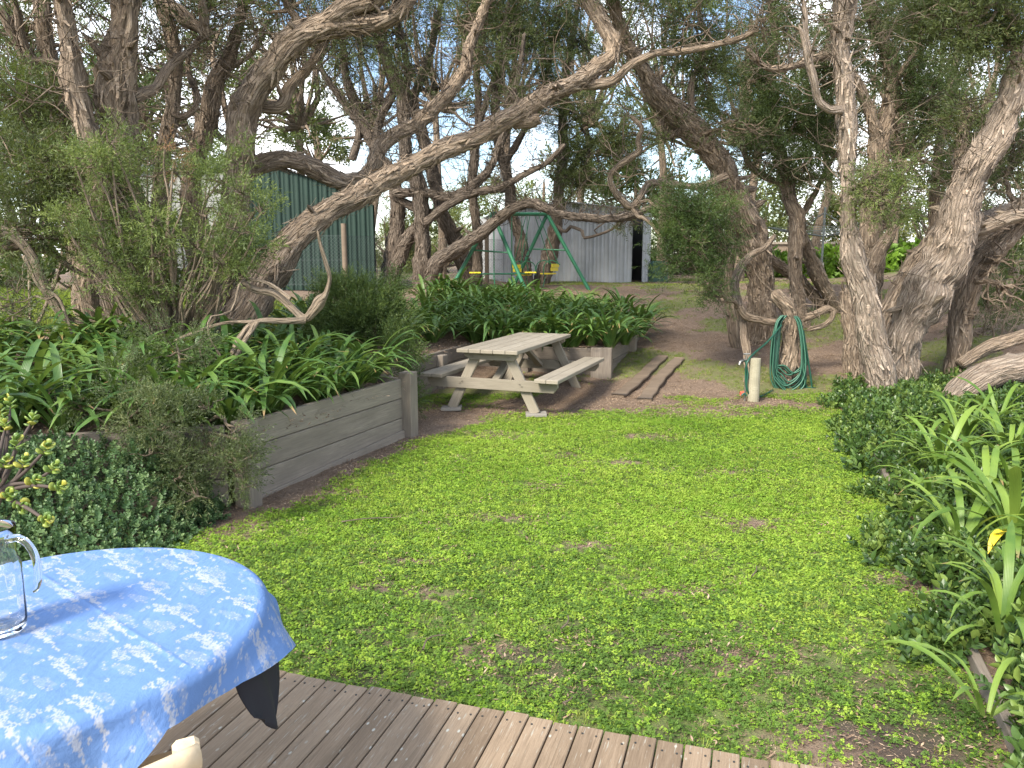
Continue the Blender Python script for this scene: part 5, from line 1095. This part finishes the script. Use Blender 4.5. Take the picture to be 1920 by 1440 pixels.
def toile(u, v):
    """white print: foliage clumps, slanting banks with lattice bridges, little birds; tile .30 x .24 m, half-drop"""
    tx, ty = .27, .215; col = np.floor(u/tx); uu = u-col*tx; vv = v+np.where(col % 2 == 0, 0, ty*.5); row = np.floor(vv/ty); vv = vv-row*ty
    hsh = np.modf(np.abs(np.sin(col*12.9898+row*78.233)*43758.5453))[0]; h2 = np.modf(hsh*17.31)[0]
    uu = uu+.012*(h2-.5)+.004*np.sin(vv*90); vv = vv+.010*(hsh-.5)+.003*np.sin(uu*110+hsh*6)
    out = np.zeros_like(u); ink = np.zeros_like(u)
    r = np.random.default_rng(4)
    def disc(cx, cy, rad):
        d = np.hypot(uu-cx, vv-cy); out[d < rad] = 1; ink[np.abs(d-rad*.82) < .0013] = 1
    def cl(cx, cy, w, h, n, s):
        rr = np.random.default_rng(s)
        for _ in range(n):
            a_, q = rr.uniform(0, 6.28), rr.random()**.5; disc(cx+w*q*math.cos(a_), cy+h*q*math.sin(a_), rr.uniform(.006, .011))
    def slant(cx, cy, w, h, n, s_, an=.35):
        rr = np.random.default_rng(s_)
        for _ in range(n):
            a_, q = rr.uniform(0, 6.28), rr.random()**.5; x_, y_ = w*q*math.cos(a_), h*q*math.sin(a_); disc(cx+x_*math.cos(an)-y_*math.sin(an), cy+x_*math.sin(an)+y_*math.cos(an), rr.uniform(.004, .008))
    slant(.075, .140, .052, .013, 34, 1); slant(.115, .165, .030, .010, 16, 2); slant(.055, .120, .026, .008, 12, 9, .2); slant(.205, .070, .045, .012, 28, 3, .5); slant(.165, .050, .024, .010, 12, 4, .1); slant(.235, .095, .020, .008, 8, 6, .6); slant(.13, .205, .03, .006, 10, 7, .15)
    s = (uu-.03)*.80+(vv-.03)*.60; d = -(uu-.03)*.60+(vv-.03)*.80
    wob = .010*np.sin(s*70)+.004*np.sin(s*210+1); bank = (s > .02+.05*hsh) & (s < .16+.11*h2) & (np.abs(d+.012+wob*.6) < .0045+.003*np.sin(s*130+hsh*9)+.002*np.sin(s*410)); out[bank] = 1
    br = (s > .10) & (s < .19) & (d < -.018) & (d > -.040)
    lat = br & ((np.abs(((s*60) % 1)-((d+.04)/.022)) < .13) | (np.abs(((s*60) % 1)-1+((d+.04)/.022)) < .13) | (d > -.021) | (d < -.0375)); out[lat] = 1
    for bx, by in ((.215, .185), (.235, .172), (.24, .15), (.055, .09), (.03, .19)):
        for k in range(5): 
            a_ = k*1.25+bx*40; px_, py_ = bx+.007*math.cos(a_), by+.005*math.sin(a_); out[(np.abs(uu-px_)+np.abs(vv-py_)*1.6) < .0055] = 1
    pg = (np.abs(uu-.215) < .018*(1-((vv-.10)*55 % 1)*.5)) & (vv > .098) & (vv < .135); out[pg] = 1; ink[pg & (((vv*160) % 1) < .3)] = 1
    for k in range(16):
        bx, by = .03+.24*(k/16)+.008*math.sin(k*5), .055+.14*(k/16)*.9-.02; out[(((uu-bx)/.012)**2+((vv-by)/.004)**2) < 1] = 1
    return out*(1-ink*.75)
step = .0038; us = np.arange(-HS-.06, HS+.06+step, step); U, Vv = np.meshgrid(us, us, indexing='ij')
# cloth outline: overhang by direction (degrees from +X), longest at the corners
s_ = np.hypot(U, Vv)+1e-9; th = np.arctan2(Vv, U); tt = np.maximum(0, s_-TR); wd = np.degrees(th+CR); wd = (wd+180) % 360-180
keep = s_ < TR+np.interp(wd, [-180, -140, -110, -88, -72, -55, -38, -15, 4, 13, 24, 45, 80, 103, 130, 180], [.15, .16, .22, .36, .33, .22, .115, .12, .16, .185, .15, .10, .10, .16, .10, .15])
Lth = np.interp(wd, [-180, -140, -110, -88, -72, -55, -38, -15, 4, 13, 24, 45, 80, 103, 130, 180], [.15, .16, .22, .36, .33, .22, .115, .12, .16, .185, .15, .10, .10, .16, .10, .15])+TR
keep = s_ < Lth+1.7*step; s_ = np.minimum(s_, Lth); tt = np.maximum(0, s_-TR)
corner = np.abs(np.sin(2*th))**2.5
fold = .5+.5*np.sin(th*11+1.2*np.sin(th*3)+.6)
flare = .06+.50*fold*(1-.35*corner)*np.clip(tt/.12, .25, 1)+.38*np.exp(-((wd-13)/14)**2)*np.clip(tt/.08, 0, 1)
lip = .055
out_r = np.where(tt < lip, tt*(1-.35*tt/lip), lip*.65+(tt-lip)*flare); dz = np.where(tt < lip, .5*tt*tt/lip*1.0, .5*lip+(tt-lip)*np.sqrt(np.maximum(.1, 1-flare**2)))
rad = np.minimum(s_, TR)+out_r
cx = rad*np.cos(th+CR); cy = rad*np.sin(th+CR)
zz = TZ+.002-dz+.0016*np.sin(U*17+2*np.sin(Vv*9))*(s_ < TR)+.0030*np.exp(-((Vv+.12*U-.06)/.006)**2)*(s_ < TR)+.0022*np.exp(-((U-.1-.1*Vv)/.006)**2)*(s_ < TR)
UP, VP = U*math.cos(.95)+Vv*math.sin(.95), -U*math.sin(.95)+Vv*math.cos(.95)
pat = np.maximum(toile((UP+5)*1.35, (VP+5)*1.35), toile((UP+3.13)*1.2, (VP+7.09)*1.2)*.85*(npn(UP, VP, 9, 2) > .52))
me = gridmesh('cloth', TC[0]+cx, TC[1]+cy, zz, keep, {'print': pat})
cm = NT('cloth_blue'); pf = cm.n('Attribute', _attribute_name='print').outputs['Fac']; ps = cm.n('TexCoord').outputs['Object']
wv = cm.noise(cm.mapv(ps, (1, 1, 1)), 420, 2); wr = cm.noise(ps, 14, 4)
pf = cm.math('MULTIPLY', pf, cm.ramp(cm.noise(ps, 95, 3), [(.33, (.35, .35, .35)), (.46, (1, 1, 1))]))
CLOTH = cm.done(cm.mix(pf, (.105, .205, .43), (.31, .345, .42)), .8, cm.bump(cm.math('ADD', cm.math('MULTIPLY', wv, .12), cm.math('ADD', wr, cm.math('MULTIPLY', cm.noise(cm.mapv(ps, (1, .35, 1)), 5.5, 3, .5, 2.), 1.5))), .45, .02))
tc_ = link('tablecloth', me, CLOTH); tag(tc_, 'blue tablecloth with white willow print draped over round patio table', 'tablecloth')
# black cloth hanging from under the corner
ca = CR-math.pi/4
ca = R_(13); c0 = np.array([TC[0]+.560*math.cos(ca), TC[1]+.560*math.sin(ca)]); ed_ = np.array([math.sin(ca), -math.cos(ca)])   # hem, towards the house
bm = bmesh.new(); nx, nz_ = 10, 12; gv = {}
for j, q in enumerate(np.linspace(0, 1, nz_)):
    l = -.01+.012*math.sin(q*6)+.10*max(0, q-.4)/.6; r2 = .25-.02*q-.03*max(0, (q-.8)/.2)
    for i in range(nx):
        u = l+(r2-l)*i/(nx-1); w = .008*math.sin(i*1.1+q*4); bend = .95*u*u
        p = np.array([*c0, 0])+np.array([*ed_, 0])*u-np.array([math.cos(ca), math.sin(ca), 0])*(bend+.022-w-.028*q)
        gv[i, j] = bm.verts.new((p[0], p[1], TZ-.085-.03*(1-i/(nx-1))-q*(.175+.03*math.sin(i*.5))))
for j in range(nz_-1):
    for i in range(nx-1): bm.faces.new((gv[i, j], gv[i+1, j], gv[i+1, j+1], gv[i, j+1]))
me = bpy.data.meshes.new('black_cloth'); bm.to_mesh(me); bm.free(); me.polygons.foreach_set('use_smooth', [True]*len(me.polygons)); o = link('black_cloth', me, BLACKC); o.modifiers.new('thick', 'SOLIDIFY').thickness = .003
tag(o, 'black fabric flap hanging below the corner of the blue tablecloth', 'cloth')
# jug
jp = atZ(0, 1183, TZ+.004); jp[2] = TZ+.0045
t = thing('glass_jug', 'clear glass jug with a loop handle on the blue tablecloth', 'jug', tuple(jp))
prof = [(.0, .004), (.050, .0), (.056, .006), (.0585, .03), (.060, .12), (.059, .165), (.052, .185), (.0505, .20), (.053, .235), (.055, .262), (.0545, .2635), (.0535, .262), (.0512, .235), (.0487, .20), (.0502, .185), (.0572, .163), (.058, .12), (.0565, .03), (.052, .012), (.0, .011)]
V, F = [], []; ns = 48
for j, (r_j, z) in enumerate(prof):
    for i in range(ns):
        an = i/ns*6.28318; rb_ = 1+(.012*math.cos(an*16) if 3 <= j <= 5 else 0); V.append((jp[0]+max(r_j, .0005)*rb_*1.06*math.cos(an), jp[1]+max(r_j, .0005)*rb_*1.06*math.sin(an), jp[2]+z*1.04))
for j in range(len(prof)-1):
    for i in range(ns): F.append([j*ns+i, j*ns+(i+1) % ns, (j+1)*ns+(i+1) % ns, (j+1)*ns+i])
link('body', mk('body', V, F), GLASS, t)
hd = np.array([.98, -.2, 0]); hp = [(.052, .246), (.088, .252), (.118, .230), (.132, .185), (.126, .135), (.112, .112)]
P = spline([jp+hd*u+np.array([0, 0, z]) for u, z in hp], 26); V, F, A = tube(P, np.r_[np.full(20, .0095), np.linspace(.0095, .005, 6)], 12); link('handle', mk('handle', V, F), GLASS, t)
# chair: only the top of its back shows
cp = atZ(348, 1392, .84)
t = thing('wooden_chair', 'pale wooden chair with a rounded top rail beside the cloth', 'chair', (cp[0], cp[1], DZ))
cm_ = Matrix.Translation((cp[0], cp[1], 0)) @ Matrix.Rotation(R_(28), 4, 'Z')
def cw(x, y, z): return cm_ @ Vector((x, y, z))
for x in (0, -.44):
    beam('back_post', cw(x, 0, DZ), cw(x, -.0, .845), .034, .05, CHAIRW, t, up=cw(1, 0, 0)-cw(0, 0, 0), bev=.009)
    beam('front_leg', cw(x, .42, DZ), cw(x, .42, .53), .036, .036, CHAIRW, t, up=cw(1, 0, 0)-cw(0, 0, 0), bev=.008)
pts = [np.array(cw(-.44+.46*s+.0, -.035-.05*math.sin(s*math.pi), .825)) for s in np.linspace(0, 1, 15)]
for a_, b_, in ((pts, .0),):
    P = np.array(pts); V = []; 
    for i in range(15):
        T = P[min(i+1, 14)]-P[max(i-1, 0)]; T /= np.linalg.norm(T); sd = np.array([-T[1], T[0], 0])
        for j in range(10): an = j/10*6.283; V.append(P[i]+sd*.015*math.cos(an)+np.array([0, 0, .028*math.sin(an)]))
    F = [[i*10+j, i*10+(j+1) % 10, (i+1)*10+(j+1) % 10, (i+1)*10+j] for i in range(14) for j in range(10)]
    me = bpy.data.meshes.new('top_rail'); me.from_pydata([tuple(v) for v in V], [], F+[list(range(9, -1, -1)), list(range(140, 150))]); me.polygons.foreach_set('use_smooth', [True]*len(me.polygons)); link('top_rail', me, CHAIRW, t)
for k in range(5): beam('back_slat', cw(-.36+.07*k, -.03, .56), cw(-.36+.07*k, -.06, .81), .012, .04, CHAIRW, t, up=cw(1, 0, 0)-cw(0, 0, 0))
beam('lower_rail', cw(-.43, 0, .56), cw(-.01, 0, .56), .025, .05, CHAIRW, t)
for k in range(5): beam('seat_slat', cw(-.44, .03+.095*k, .54), cw(0, .03+.095*k, .54), .088, .02, CHAIRW, t)
